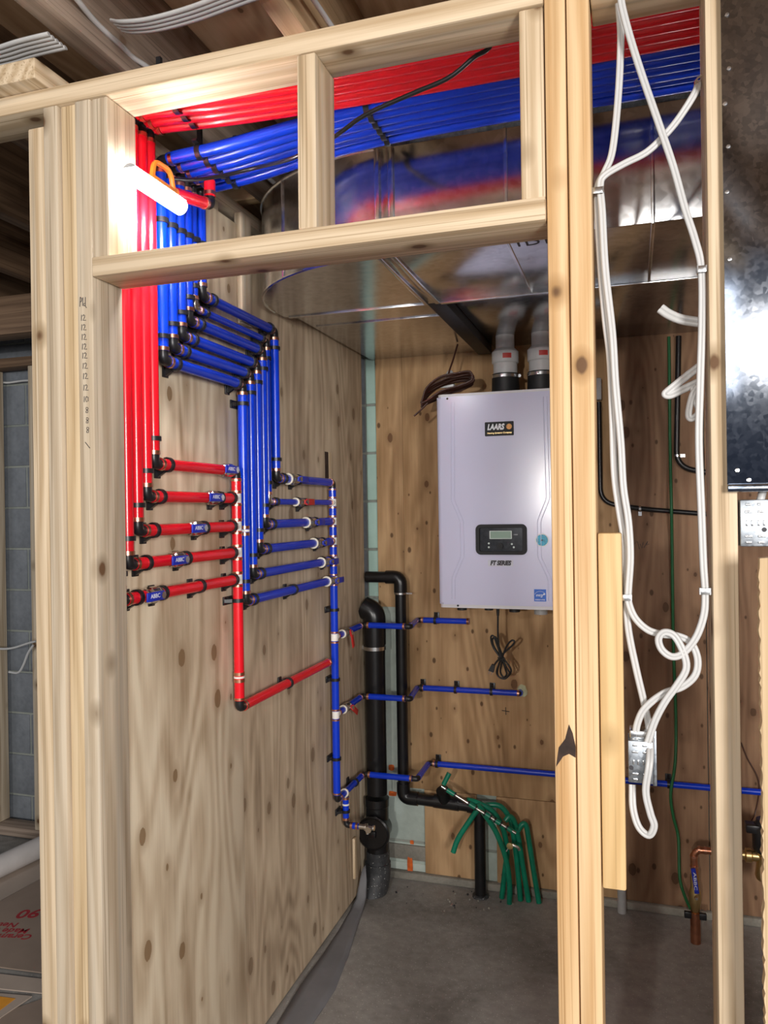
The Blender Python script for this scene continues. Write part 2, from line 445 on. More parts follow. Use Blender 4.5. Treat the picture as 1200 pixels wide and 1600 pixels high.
M['nm'] = plain('white_cable', (0.55, 0.55, 0.545), 0.42, var=0.03)
M['cord'] = plain('black_cord', (0.010, 0.010, 0.011), 0.3)
M['duct'] = galv_mat('galvanized_duct', (0.50, 0.51, 0.53), (0.68, 0.69, 0.71), 0.19)
M['duct_edge'] = galv_mat('duct_edge', (0.66, 0.67, 0.69), (0.82, 0.83, 0.85), 0.20)
M['foil'] = plain('foil_wrap', (0.72, 0.74, 0.77), 0.45, 0.45, var=0.25, vscale=90)
M['sheet'] = galv_mat('galvanized_sheet', (0.22, 0.25, 0.30), (0.40, 0.43, 0.49), 0.115, 160, scratch=0.5, dent=0.02)
M['box_steel'] = galv_mat('box_steel', (0.28, 0.31, 0.35), (0.42, 0.46, 0.50), 0.42, 200, dent=0.03)
M['orange_hook'] = plain('orange_plastic', (0.85, 0.28, 0.03), 0.4)
M['led'] = glow('led_diffuser', (0.93, 0.96, 1.0), 150.0)
M['paint_orange'] = plain('orange_spray', (0.85, 0.15, 0.02), 0.7, var=0.35, vscale=40)
M['foam'] = plain('grey_foam_strip', (0.17, 0.17, 0.18), 0.6, var=0.12, vscale=9)
M['cardboard'] = plain('cardboard', (0.30, 0.225, 0.175), 0.8, var=0.12, vscale=5)
M['cardboard_light'] = plain('cardboard_light', (0.42, 0.34, 0.28), 0.8, var=0.1, vscale=5)
M['print_red'] = plain('red_print', (0.35, 0.02, 0.03), 0.7)
M['white_roll'] = plain('white_foam', (0.60, 0.56, 0.54), 0.6, var=0.06)
M['label_orange'] = plain('orange_label', (0.78, 0.33, 0.03), 0.6)
M['tar'] = concrete_mat('speckled_coupling', (0.012, 0.012, 0.014), (0.07, 0.075, 0.08), 0.55, 2.0, speck=0.9, scol=(0.55, 0.55, 0.53))
M['putty'] = plain('foam_seal', (0.55, 0.56, 0.36), 0.8, var=0.2)
M['bark_slot_shade'] = plain('dark_bark_slot_shade', (0.035, 0.018, 0.012), 0.8, var=0.5, vscale=40)  # own colour of the bark pocket, also painted shade for the plywood slot

# ------------------------------------------------------------------ setting
YF, YB = 1.246, 1.335            # the two faces of the front stud wall
XW = -0.043                      # plywood face of the left partition
YW = 3.050                       # plywood face of the back wall
PZ = 2.297                       # underside of the top plate

box('floor', (-4.2, -2.6, -0.12), (3.2, 3.30, 0.0), M['floor'])
bpy.data.objects['floor']['kind'] = 'structure'

def stick(name, w, d, l, mtx, mat, parent, bev=0.003):
    """a board whose length runs along its own z"""
    bm = bmesh.new(); add_box(bm, (-w / 2 + .0004, -d / 2, 0), (w / 2 - .0004, d / 2, l), bev)
    return obj(name, bm, mat, parent, mtx=mtx)
def upright(name, x0, x1, y0, y1, z0, z1, mat, parent, lean=0.0):
    return stick(name, x1 - x0, y1 - y0, z1 - z0, Matrix.Translation(((x0 + x1) / 2, (y0 + y1) / 2, z0)) @ Matrix.Rotation(lean, 4, 'Y'), mat, parent)
def along_x(name, x0, x1, y0, y1, z0, z1, mat, parent):
    # local z -> world x, local x -> world z
    return stick(name, z1 - z0, y1 - y0, x1 - x0, frame((x0, (y0 + y1) / 2, (z0 + z1) / 2), (1, 0, 0), (0, 0, 1)), mat, parent)
def along_y(name, x0, x1, y0, y1, z0, z1, mat, parent):
    return stick(name, x1 - x0, z1 - z0, y1 - y0, frame(((x0 + x1) / 2, y0, (z0 + z1) / 2), (0, 1, 0), (1, 0, 0)), mat, parent)

# front stud wall -------------------------------------------------
wf = setting('wall_front', (0.5, 1.29, 0))
lx = [P(p, 1200, y=YF).x for p in (57, 85, 108, 133, 158)]
top0 = P(50, 199, y=YF).z
upright('stud', lx[0], lx[1] - .0006, YF + 0.003, YB, 0.04, top0, M['stud_pale'], wf)
upright('stud', lx[1] + .0006, lx[2] - .0006, YF - 0.005, YB, 0.04, PZ, M['stud_grey'], wf)
upright('stud', lx[2] + .0006, lx[3] - .0006, YF + 0.004, YB, 0.04, PZ, M['stud_warm2'], wf)
king = upright('stud', lx[3] + .0005, lx[4], YF - 0.003, YB, 0.04, PZ, M['stud_grey'], wf)
HZ0, HZ1 = 1.957, 1.995
rx = [P(p, 1160, y=YF).x for p in (866, 900, 937, 976)]
along_x('header', lx[4] + .001, rx[0] - .001, YF - .006, YB, HZ0, HZ1, M['stud_pale'], wf)
upright('cripple_stud', lx[4] + .001, lx[4] + .037, YF, YB, HZ1, PZ, M['stud_grey'], wf)
cmx0, cmx1 = P(466, 350, y=YF).x, P(496, 350, y=YF).x
upright('cripple_stud', cmx0, cmx1, YF - .002, YB, HZ1, PZ, M['stud_pale'], wf, 0.006)
upright('cripple_stud', rx[0] - .040, rx[0] - .001, YF + .002, YB, HZ1, PZ, M['stud_pale'], wf)
knotty = upright('stud', rx[0], rx[1] - .0004, YF, YB, 0.04, PZ + .038, M['stud_warm'], wf)
upright('stud', rx[1] + .0004, rx[2], YF + .001, YB, 0.04, PZ + .040, M['stud_warm'], wf)
cz0, cz1 = P(955, 1392, y=YF).z, P(955, 833, y=YF).z
upright('cleat', rx[2] + .0008, rx[3], YF + .004, YF + .042, cz0, cz1, M['cleat'], wf)
sx0, sx1 = P(1116, 1120, y=YF).x, P(1158, 1120, y=YF).x
upright('stud', sx0, sx1, YF, YB, 0.04, PZ, M['stud_pale'], wf)
along_x('top_plate', -1.7, rx[0] - .0005, YF - .002, YB, PZ + .001, PZ + .039, M['stud_pale'], wf)
along_x('top_plate', rx[2] + .001, 1.75, YF, YB, PZ + .001, PZ + .039, M['stud_pale'], wf)
along_x('bottom_plate', -1.7, lx[4], YF, YB, 0.001, .039, M['stud_pale'], wf)
along_x('bottom_plate', rx[0], 1.75, YF, YB, 0.001, .039, M['stud_pale'], wf)
# the loose resin pocket on the right-hand jamb stud
kc = P(883, 1163, y=YF)
bm = bmesh.new()
pts = [(858, 1232 - 30), (866, 1175), (876, 1160), (884, 1131), (892, 1145), (899, 1165), (900, 1192), (888, 1186), (874, 1180)]
pts = [(869, 1198), (873, 1168), (883, 1155), (889, 1132), (895, 1146), (899.5, 1168), (899.5, 1184), (889, 1178), (880, 1182)]
poly = [P(px, py, y=YF - .0006) for px, py in pts]
add_prism(bm, [(p.x, p.z) for p in poly], 0, 0.003, Matrix.Translation((0, YF + .0022, 0)) @ FACE)
tag(obj('resin_pocket', bm, M['bark_slot_shade'], knotty, smooth=False), 'dark bark pocket in the stud')
bpy.data.objects['resin_pocket'].matrix_parent_inverse = knotty.matrix_basis.inverted()
# rough board edge at the far right, widened out of view to block side_light
rb0 = P(1191, 1200, y=1.16).x
upright('light_block_panel', rb0 + .0305, rb0 + .62, 1.16, 1.178, 0.001, P(1195, 868, y=1.16).z, M['ply_back'], wf)
zt_e = P(1195, 868, y=1.16).z
jag = [(rb0 + .03, .001)] + [(rb0 + rnd.uniform(-.0022, .0008), .004 + (zt_e - .008) * k / 220) for k in range(221)] + [(rb0 + .03, zt_e - .001)]
bm = bmesh.new(); add_prism(bm, jag, 0, .017, Matrix.Translation((0, 1.1765, 0)) @ FACE)
tag(obj('torn_edge', bm, M['stud_warm2'], wf, smooth=False), 'rough torn edge of the panel')
# short blocking lying on the plate at the far left
bl = P(0, 150, y=1.20)
along_y('blocking', P(0, 140, y=1.21).x - .10, P(55, 140, y=1.21).x, 1.21, 1.60, PZ + .040, PZ + .080, M['stud_pale'], wf)
# handwriting on the king stud: strokes of pen
def pen(strokes, origin, w, h, parent):
    bm = bmesh.new()
    for st in strokes:
        p = [V((origin.x + (a - .5) * w, YF - .0034, origin.z + (b - .5) * h)) for a, b in st]
        add_tube(bm, p, 0.0007, 5)
    o = obj('handwriting', bm, M['ink'], parent)
    o.matrix_parent_inverse = parent.matrix_basis.inverted()
    return o
ONE = [[(.15, .05), (.2, .95)]]
def two(o=0.0): return [[(.4 + o, .75), (.55 + o, .95), (.75 + o, .8), (.7 + o, .5), (.45 + o, .1), (.95 + o, .08)]]
ZERO = [[(.55, .9), (.4, .5), (.55, .08), (.85, .2), (.85, .75), (.55, .9)]]
EIGHT = [[(.75, .85), (.45, .9), (.4, .65), (.75, .4), (.7, .08), (.4, .1), (.42, .35), (.8, .65), (.75, .85)]]
PLD = [[(.05, .0), (.12, 1.0)], [(.12, 1.0), (.35, .85), (.3, .55), (.1, .5)], [(.45, .05), (.5, .95)], [(.75, .3), (.6, .3), (.6, .05), (.8, .05)], [(.85, .95), (.82, .0), (1.0, -.2)]]
for i, (py, s) in enumerate([(472, PLD), (497, ONE + two()), (512, ONE + two()), (527, ONE + two()), (542, ONE + two()), (556, ONE + two()),
                             (572, ONE + two()), (588, ONE + two()), (606, ONE + two()), (624, ONE + ZERO), (641, EIGHT), (657, EIGHT), (672, EIGHT),
                             (696, [[(.1, 1.0), (.9, .05)]])]):
    o = P(131.5 + i * 0.55, py, y=YF)
    pen(s, o, 0.016 if i == 0 else 0.013, 0.018 if i == 0 else 0.0125, king)

# left partition ------------------------------------------------------
wl = setting('wall_left', (XW, 2.2, 0))
def sheet_x(name, y0, y1, z0, z1, mat, parent, x=XW, t=.012):
    """a plywood sheet facing +x; local x = along y, local y = thickness, local z = up"""
    bm = bmesh.new(); add_box(bm, (0, 0, 0), (y1 - y0, t, z1 - z0), 0.0012)
    m = Matrix(((0, -1, 0, x), (1, 0, 0, y0), (0, 0, 1, z0), (0, 0, 0, 1)))
    return obj(name, bm, mat, parent, mtx=m)
seamY = P(378, 1000, x=XW).y
plytop = 2.305
sheet_x('plywood_sheet', YB + .012, seamY - .0015, 0.022, plytop, M['ply_left'], wl, t=.0125)
lowY = P(556, 1340, x=XW).y
bm = bmesh.new()
w2, wc = 2.969 - seamY - .0015, 2.875 - seamY - .0015
add_prism(bm, [(0, .022), (wc, .022), (wc, .455), (w2, .455), (w2, plytop), (0, plytop)], -.0105, 0, Matrix(((1, 0, 0, 0), (0, 0, -1, 0), (0, 1, 0, 0), (0, 0, 0, 1))))
obj('plywood_sheet', bm, M['ply_left2'], wl, smooth=False, mtx=Matrix(((0, -1, 0, XW - .002), (1, 0, 0, seamY + .0015), (0, 0, 1, 0), (0, 0, 0, 1))))
for y in (1.365, 1.84, 2.24, 2.64, 2.985):
    upright('stud', XW - .013 - .089, XW - .013, y - .019, y + .019, 0.04, 2.34, M['stud_grey'], wl)
along_y('bottom_plate', XW - .102, XW - .013, YB + .002, 3.03, 0.001, .039, M['stud_grey'], wl)
along_y('top_plate', XW - .102, XW - .013, YB + .002, 3.03, 2.341, 2.379, M['stud_grey'], wl)
upright('furring_strip', XW - .0115, XW + .012, P(385, 400, x=XW).y - .05, P(385, 400, x=XW).y + .01, 2.03, 2.34, M['stud_grey'], wl)
# slot in the plywood: a flat dark plate paints its inner shade, pale strip beside
sp = P(512, 728, x=XW)
hole = bmesh.new()
add_box(hole, (XW - .0022, sp.y - .022, sp.z - .05), (XW - .0010, sp.y + .012, sp.z + .05))
tag(obj('slot_shade_plate', hole, M['bark_slot_shade'], wl, smooth=False), 'dark plate painting the shade of the slot in the plywood')
hole = bmesh.new()
add_box(hole, (XW - .0022, sp.y + .0125, sp.z - .048), (XW + .0006, sp.y + .036, sp.z + .05))
obj('cut_edge', hole, M['stud_pale'], wl, smooth=False)

# back wall: block, mint paint in the mechanical room, bare grey beyond ------------
wb = setting('wall_back', (0.6, YW + .02, 0))
YM = YW + 0.015
box('mortar_bed', (-3.6, YM + .006, 0.0), (2.6, YM + .2, 2.62), M['mortar'], wb)
course = 0.2; z = -0.05; row = 0
mint_mesh, grey_mesh, pale_mesh = {}, {}, {}
def block(x0, x1, z0, z1, mat, store):
    k = (round(x1 - x0, 3), round(z1 - z0, 3))
    if k not in store:
        b_ = bmesh.new(); add_box(b_, (0, -.006, 0), (k[0], .06, k[1]), .003)
        store[k] = data('block', b_, mat)
    link('block', store[k], wb, Matrix.Translation((x0, YM + .006, z0)))
while z < 2.5:
    z0, z1 = max(z, 0.0), min(z + course - .010, 2.5)
    x = -3.4 + (0.2 if row % 2 else 0.0)
    while x < 2.4:
        x0, x1 = x, x + 0.39
        if x0 < -0.06 < x1:
            block(x0, -0.066, z0, z1, M['block'], grey_mesh); block(-0.060, x1, z0, z1, M['mint'] if z0 > 1.0 else M['mint_white'], mint_mesh if z0 > 1.0 else pale_mesh)
        elif x1 <= -0.06: block(x0, x1, z0, z1, M['block'], grey_mesh)
        elif x0 < 0.8: block(x0, x1, z0, z1, M['mint'] if z0 > 1.0 else M['mint_white'], mint_mesh if z0 > 1.0 else pale_mesh)
        x += 0.40
    z += course; row += 1
def sheet_y(name, x0, x1, z0, z1, mat, parent, y=YW, t=.014):
    bm = bmesh.new(); add_box(bm, (0, 0, 0), (x1 - x0, t, z1 - z0), 0.001)
    return obj(name, bm, mat, parent, mtx=Matrix.Translation((x0, y, z0)))
def bx_(px): return P(px, 900, y=YW).x
def bz_(py, px=640): return P(px, py, y=YW).z
xl = P(588, 700, y=YW).x
xs = P(668, 1000, y=YW).x
# upper sheets, the lower left notch leaves the block bare
sheet_y('plywood_sheet', xl, P(632, 900, y=YW).x, bz_(948, 600), 2.40, M['ply_back'], wb)
xa = P(632, 900, y=YW).x
xb = P(745, 1300, y=YW).x; xc = P(776, 1300, y=YW).x
sheet_y('plywood_sheet', xa + .0008, 0.94, bz_(1232, 650), 2.40, M['ply_back'], wb, t=.0135)
sheet_y('plywood_sheet', P(664, 1300, y=YW).x, xb, 0.031, bz_(1232, 650) - .002, M['ply_back'], wb, t=.0130)
sheet_y('plywood_sheet', xc, 0.94, 0.031, bz_(1232, 650) - .002, M['ply_back'], wb, t=.0130)
sheet_y('plywood_sheet', 0.943, 1.24, 0.031, 2.40, M['ply_dark_shaded'], wb, t=.0132)
sheet_y('plywood_sheet', 1.243, 2.40, 0.031, 2.40, M['ply_dark_shaded'], wb, t=.0128)
# bare worn patch, cracked footing ledge and sprayed orange marks
bm = bmesh.new(); add_box(bm, (xl + .002, YM - .0025, bz_(1250, 640)), (xa + .02, YM - .0008, bz_(958, 610)))
obj('worn_patch', bm, M['mint_white'], wb, smooth=False)
bm = bmesh.new(); add_box(bm, (xl - .03, YM - .010, P(640, 1345, y=YW).z), (P(664, 1300, y=YW).x + .01, YM + .01, P(640, 1322, y=YW).z), .004)
obj('footing_ledge', bm, M['raw'], wb)
bm = bmesh.new(); add_box(bm, (xl - .03, YM - .004, 0.001), (P(664, 1300, y=YW).x + .01, YM + .01, P(640, 1350, y=YW).z), .003)
obj('footing_face', bm, M['mint_white'], wb)
bm = bmesh.new(); add_box(bm, (xl - .2, YM - .03, 0.0), (2.2, YM, .03), .006)
obj('footing_lip', bm, M['raw'], wb)
for (x0, y0, x1, y1, yy) in ((607, 1194, 617, 1204, 0), (607, 1235, 621, 1244, 0), (641, 1312, 647, 1319, 0), (637, 1338, 646, 1371, -.006), (662, 1367, 672, 1378, -.022), (570, 1222, 574, 1240, 0)):
    a, b_ = P(x0, y0, y=YM + yy), P(x1, y1, y=YM + yy)
    bm = bmesh.new()
    n = 12; cx, cz, hw, hh = (a.x + b_.x) / 2, (a.z + b_.z) / 2, abs(b_.x - a.x) / 2, abs(a.z - b_.z) / 2
    poly = [(cx + hw * math.copysign(abs(math.cos(t)) ** .5, math.cos(t)) * rnd.uniform(.85, 1.1), cz + hh * math.copysign(abs(math.sin(t)) ** .5, math.sin(t)) * rnd.uniform(.85, 1.1)) for t in [2 * math.pi * k / n for k in range(n)]]
    add_prism(bm, poly, 0, .0006, Matrix.Translation((0, YM + yy - .0035 + (-.001 if yy else 0), 0)) @ FACE)
    obj('spray_mark', bm, M['paint_orange'], wb, smooth=False)

# far walls that close the basement off
box('wall_left_far', (-3.75, -2.6, 0), (-3.6, 3.25, 2.62), M['block'])['kind'] = 'structure'
box('wall_right', (2.42, 1.34, 0), (2.55, 3.25, 2.62), M['ply_back'])['kind'] = 'structure'

# ceiling: joists running back, subfloor boards above ---------------------------
ce = setting('ceiling', (0.5, 1.5, 2.42))
JZ = 2.42
for i, k in enumerate(range(-9, 6)):
    xj = -0.018 + 0.405 * k
    m = M['joist_grey'] if k in (0,) else (M['joist_new'] if k == 1 else M['joist_old'])
    wj = 0.053 if k == 0 else 0.048
    along_y('joist', xj - wj / 2, xj + wj / 2, -2.5, 3.2, JZ, JZ + .235, m, ce)
for k in range(-3, 3):
    bm = bmesh.new(); add_box(bm, (0, 0, 0), (1.216, .016, 5.8), .001)
    obj('subfloor_sheet', bm, M['subfloor'], ce, mtx=Matrix(((1, 0, 0, k * 1.22 - .4), (0, 0, 1, -2.55), (0, -1, 0, JZ + .252), (0, 0, 0, 1))))
for k, (a, b_) in enumerate(((-0.38, -0.045), (0.42, 0.76))):
    along_x('blocking', a, b_, 2.05, 2.09, JZ, JZ + .18, M['joist_new'], ce)

# ------------------------------------------------------------------ duct
ZD, YD, ZT = 2.108, 1.750, 2.360
YD2 = 2.205
ZE = 2.140                       # underside of the rear part
xj0, xj1 = P(590, 403, z=ZD).x, P(624, 404, z=ZD).x
du = thing('duct', 'big galvanized sheet metal duct with rounded elbow hanging above the boiler', 'duct', (0.9, 2.4, ZD))
bm = bmesh.new(); add_box(bm, (xj1, YD, ZD), (2.38, YD2, ZT), .002); obj('straight_section', bm, M['duct'], du)
bm = bmesh.new(); add_box(bm, (xj1 + .012, YD2 + .002, ZE), (2.38, YW - .002, ZT), .002); obj('rear_section', bm, M['duct'], du)
# elbow: plan outline with a rounded outer corner
R_ = xj0 - (XW + .016)
poly = [(xj0, YD)]
for k in range(0, 19):
    a = math.radians(90 * k / 18)
    poly.append((xj0 - R_ * math.sin(a), YD + R_ * 0.86 * (1 - math.cos(a))))
poly += [(XW + .016, YW - .004), (xj0, YW - .004)]
yk = YD2
front = [q for q in poly[:20] if q[1] <= yk] + [(XW + .016, yk), (xj0, yk)]
back = [(xj0, yk)] + [(XW + .016, yk), (XW + .016, YW - .004), (xj0, YW - .004)]
bm = bmesh.new(); add_prism(bm, front, ZD, ZT); obj('elbow_section', bm, M['duct'], du, ang=25)
bm = bmesh.new(); add_prism(bm, back, ZE - .012, ZT - .002); obj('elbow_tail', bm, M['duct'], du, ang=25)
# raised edges (standing seams) of the elbow top and bottom
for zz in (ZD, ZT):
    tube('edge_seam', [V((x, y - .001, zz)) for x, y in poly[1:20]], .004, M['duct_edge'], du, 6)
tube('vertical_seam', [V((xj0 - R_ * .62, YD + R_ * .86 * (1 - math.sqrt(1 - .62 ** 2)) - .002, z)) for z in (ZD, ZT)], .003, M['duct_edge'], du, 6)
for x0, x1 in ((xj0, xj0 + .012), (xj1 - .014, xj1)):
    bm = bmesh.new(); add_box(bm, (x0, YD - .004, ZD - .005), (x1, YD2, ZT), .002); obj('drive_cleat', bm, M['duct_edge'], du)
bm = bmesh.new(); add_box(bm, (xj0 + .012, YD + .003, ZD - .001), (xj1 - .014, YD2, ZT), .001); obj('joint_band', bm, M['duct'], du)
bm = bmesh.new(); add_box(bm, (xj0 + .004, YD2, ZE - .030), (xj1 + .010, YW - .03, ZE + .004), .002); obj('slot_shade_block', bm, M['rubber'], du)  # solid black block stands in for the shade inside the duct gap
for y, zz in ((YD2, ZD), (YD2 + .22, ZE - .012)):
    bm = bmesh.new(); add_box(bm, (XW + .03, y - .004, zz - .004), (xj0, y + .004, zz + .001), .001); obj('cross_seam', bm, M['duct_edge'], du)
for px in (1020,):
    xx = P(px, 300, y=YD).x
    bm = bmesh.new(); add_box(bm, (xx - .004, YD - .003, ZD - .003), (xx + .004, YD2, ZT), .001); obj('cross_seam', bm, M['duct_edge'], du)
xx = P(790, 300, y=YD).x
bm = bmesh.new(); add_box(bm, (xx - .004, YD - .0025, ZD - .0025), (xx + .004, YD2, ZT), .001); obj('cross_seam', bm, M['duct_edge'], du)
bm = bmesh.new(); add_box(bm, (xj1, YD2 - .004, ZD - .004), (2.38, YD2 + .012, ZD + .002), .001); obj('cross_seam', bm, M['duct_edge'], du)
tx = P(832, 379, z=ZD)
text('stamp', '1D1', 0.05, M['ink'], du, Matrix.Translation((tx.x, tx.y, ZD - .0008)) @ Matrix.Rotation(math.pi, 4, 'X'), extrude=.0002)

fo = thing('foil_insulation', 'crinkled silver foil insulation lying along the top of the duct', 'insulation', (0.9, 1.88, ZT))
bm = bmesh.new()
nx = 70
g = [[bm.verts.new((0.44 + 1.1 * i / nx, 1.755 + .03 * j + rnd.uniform(-.004, .004), ZT + .004 + .042 * math.sin(math.pi * min(1, (j + .3) / 4)) + rnd.uniform(-.004, .004))) for j in range(5)] for i in range(nx + 1)]
for i in range(nx):
    for j in range(4): bm.faces.new((g[i][j], g[i + 1][j], g[i + 1][j + 1], g[i][j + 1]))
obj('foil_sheet', bm, M['foil'], fo, ang=10)
# short timber scrap wedged over the duct
tb = thing('timber_scrap', 'short pale timber offcut resting on top of the duct behind the blue pipes', 'timber', (0.42, 1.86, ZT))
stick('board', .038, .07, .30, frame(P(575, 228, y=1.86) , (0.45, 1.0, 0.0), (0, 0, 1)), M['joist_new'], tb)

# ------------------------------------------------------------------ piping kit
X0 = -0.013                      # axis of the pipes on the left wall
RP, RT_ = 0.0134, 0.0092
_cache = {}
def ring_mesh(r, mat, h=.0085):
    k = ('ring', r, mat, h)
    if k not in _cache:
        bm = bmesh.new(); add_collar(bm, r * .9, r + .0013, h, 16); _cache[k] = data('crimp_ring', bm, M[mat])
    return _cache[k]
def clip_mesh(r, off):
    k = ('clip', r, round(off, 3))
    if k not in _cache:
        bm = bmesh.new()
        add_collar(bm, r * .97, r + .0040, .010, 16)
        add_box(bm, (-off + .001, -.009, -.005), (-r * .8, .009, .005))
        add_box(bm, (-off + .0002, -.030, -.011), (-off + .0045, .017, .011), .001)
        add_prism(bm, [(-off + .004, -.028), (-off + .004, -.006), (-r * .6, -r - .002), (-r * .6, -r - .004)], -.0045, .0045)
        _cache[k] = data('clip', bm, M['black'])
    return _cache[k]
def valve_mesh(r):
    k = ('valve', r)
    if k not in _cache:
        bm = bmesh.new()
        add_lathe(bm, [(r * .95, -.030), (r + .002, -.028), (r + .002, -.020), (r * .9, -.018), (r + .005, -.012), (r + .005, .012), (r * .9, .018), (r + .002, .020), (r + .002, .028), (r * .95, .030)], 12)
        add_lathe(bm, [(.006, r), (.006, r + .012), (.0085, r + .012), (.0085, r + .018), (0, r + .018)], 6, Matrix.Rotation(math.pi / 2, 4, 'Y'))
        _cache[k] = data('valve', bm, M['chrome'])
    return _cache[k]
def lever_mesh(r, col):
    k = ('lever', r, col)
    if k not in _cache:
        bm = bmesh.new()
        add_box(bm, (r + .0125, -.010, -.058), (r + .0165, .010, .006), .0015)
        add_box(bm, (r + .009, -.007, -.012), (r + .0125, .007, .012), .001)
        _cache[k] = data('lever', bm, M[col])
    return _cache[k]
class Run:
    def __init__(s, name, label, cat, loc, mat, r=RP, group=None, off=None):
        s.root = thing(name, label, cat, loc, group); s.mat = M[mat]; s.r = r; s.off = off if off else X0 - XW
    def pipe(s, pts, r=None, n=12):
        return tube('pipe', pts, r or s.r, s.mat, s.root, n)
    def ring(s, at, d, mat='copper', h=.0085):
        return link('crimp_ring', ring_mesh(s.r, mat, h), s.root, frame(at, d))
    def clip(s, at, d, out=(1, 0, 0), flip=False):
        return link('clip', clip_mesh(s.r, s.off), s.root, frame(at, d if not flip else -V(d), out))
    def elbow(s, c, a, b, mat='black', l=.024):
        a, b = V(a).normalized(), V(b).normalized(); c = V(c)
        return tube('elbow', fillet([c + a * l, c, c + b * l], .016, 5), s.r * 0.92, M[mat], s.root, 12)
    def tee(s, c, axis, stub, mat='white_tee'):
        axis, stub, c = V(axis).normalized(), V(stub).normalized(), V(c)
        bm = bmesh.new(); add_tube(bm, [c - axis * .0125, c + axis * .0125], s.r * .98, 12); add_tube(bm, [c, c + stub * .019], s.r * .92, 12)
        return obj('tee', bm, M[mat], s.root, ang=50)
    def valve(s, at, d, out=(1, 0, 0), lever='lever_blue', turn=False, mark=True):
        m = frame(at, d, out)
        v = link('valve', valve_mesh(s.r), s.root, m)
        lm = Matrix.Rotation(math.pi, 4, 'X') if turn == 'back' else (Matrix.Rotation(turn, 4, 'X') if turn else Matrix.Identity(4))
        lv = link('lever', lever_mesh(s.r, lever), v, lm)
        if mark:
            t = text('lever_print', 'ABBC', .013, M['print_white'], v, lm @ Matrix.Translation((s.r + .0167, -.001, -.030)) @ Matrix(((0, 0, 1, 0), (0, -1, 0, 0), (1, 0, 0, 0), (0, 0, 0, 1))), extrude=.0001, width=.034)
        return v
    def collar(s, at, d):
        k = ('collar', s.r)
        if k not in _cache:
            bm = bmesh.new(); add_collar(bm, s.r * .95, s.r + .0045, .005, 18); _cache[k] = data('collar', bm, M['ivory'])
        return link('collar', _cache[k], s.root, frame(at, d))
    def straight(s, a, b, ta=.020, tb=.020, rings=(True, True), rh=.0085):
        a, b = V(a), V(b); d = (b - a).normalized()
        p, q = a + d * ta, b - d * tb
        s.pipe([p, q])
        if rings[0]: s.ring(p + d * .0045, d, h=rh)
        if rings[1]: s.ring(q - d * .0045, d, h=rh)
        return p, q, d
def yz(px, py): p = P(px, py, x=X0); return p.y, p.z
YA, ZA, XA = V((0, 1, 0)), V((0, 0, 1)), V((1, 0, 0))
GROUP_R, GROUP_B = 'red supply lines on the left plywood wall', 'blue return lines on the left plywood wall'

# ---- red: five lines, a riser and a lower outlet
rrow = [((198, 935), (371, 906)), ((202, 877), (371, 867)), ((216, 826), (371, 825)), ((230, 775), (370, 779)), ((242, 722), (368, 738))]
rv = [None, 195.5, 211.5, 226, 238.5]
YR = sum(yz(*b)[0] for a, b in rrow) / 5
red_words = ['lowest horizontal branch', 'second lowest horizontal branch', 'middle horizontal branch', 'second highest horizontal branch', 'highest horizontal branch']
rclips = [[(214, 932), (253, 925), (312, 914), (364, 906)], [(228, 876), (290, 871), (362, 867)], [(240, 828), (318, 826), (361, 825)], [(250, 775), (342, 779), (361, 779)], [(262, 727)]]
rvalve = [(233, 927), (271, 873), (301, 826), (328, 778), (352, 737)]
zr = []
for i in range(5):
    yv = 1.352 if rv[i] is None else P(rv[i], 600, x=X0).y
    zrow = (yz(*rrow[i][0])[1] + yz(*rrow[i][1])[1]) / 2
    zr.append(zrow)
    yc = 1.421 + .0272 * i
    t = Run('red_pipe_line', 'red pipe line with blue lever valve feeding the %s' % red_words[i], 'pipe', (X0, yv, zrow), 'red', group=GROUP_R)
    top = V((X0, yv, 2.350)); low = V((X0, yv, zrow)); end = V((X0, YR, zrow))
    t.pipe(spline([(2.35, yc, 2.361), (1.2, yc, 2.361), (.55, yc, 2.361), (.22, yc * .6 + yv * .4, 2.357), (.03, yv, 2.352), (X0 + .020, yv, 2.350)], 6))
    t.ring(top + XA * .030, XA); t.elbow(top, XA, -ZA)
    t.straight(top, low); t.elbow(low, ZA, YA)
    t.clip(low + ZA * .055, ZA, flip=True)
    t.straight(low, end, .020, .018)
    for c in rclips[i]:
        cy = yz(*c)[0]; t.clip(V((X0, cy, zrow)), YA, flip=True)
    t.valve(V((X0, yz(*rvalve[i])[0] + .010, zrow)), YA)
ri = Run('red_riser', 'red vertical riser with white tees collecting the five red branches', 'pipe', (X0, YR, zr[0]), 'red')
zbot = yz(376, 1105)[1]
zs = [zbot] + zr
for k in range(5):
    a, b = V((X0, YR, zs[k])), V((X0, YR, zs[k + 1]))
    ri.straight(a, b, .020 if k == 0 else .013, .013 if k < 4 else .020, rh=.006)
    if k < 4: ri.tee(b, ZA, -YA)
ri.elbow(V((X0, YR, zr[4])), -ZA, -YA)
zc = yz(374, 1057)[1]
ri.ring(V((X0, YR, zc + .008)), ZA); ri.ring(V((X0, YR, zc - .010)), ZA); ri.ring(V((X0, YR, zc - .001)), ZA, 'white_tee', .005)
ri.clip(V((X0, YR, yz(372, 938)[1])), ZA)
ro_y = yz(513, 1039)[0]
ri.elbow(V((X0, YR, zbot)), ZA, YA)
ri.straight(V((X0, YR, zbot)), V((X0, ro_y, zbot)), .020, 0.0)
ri.clip(V((X0, yz(450, 1070)[0], zbot)), YA, flip=True)
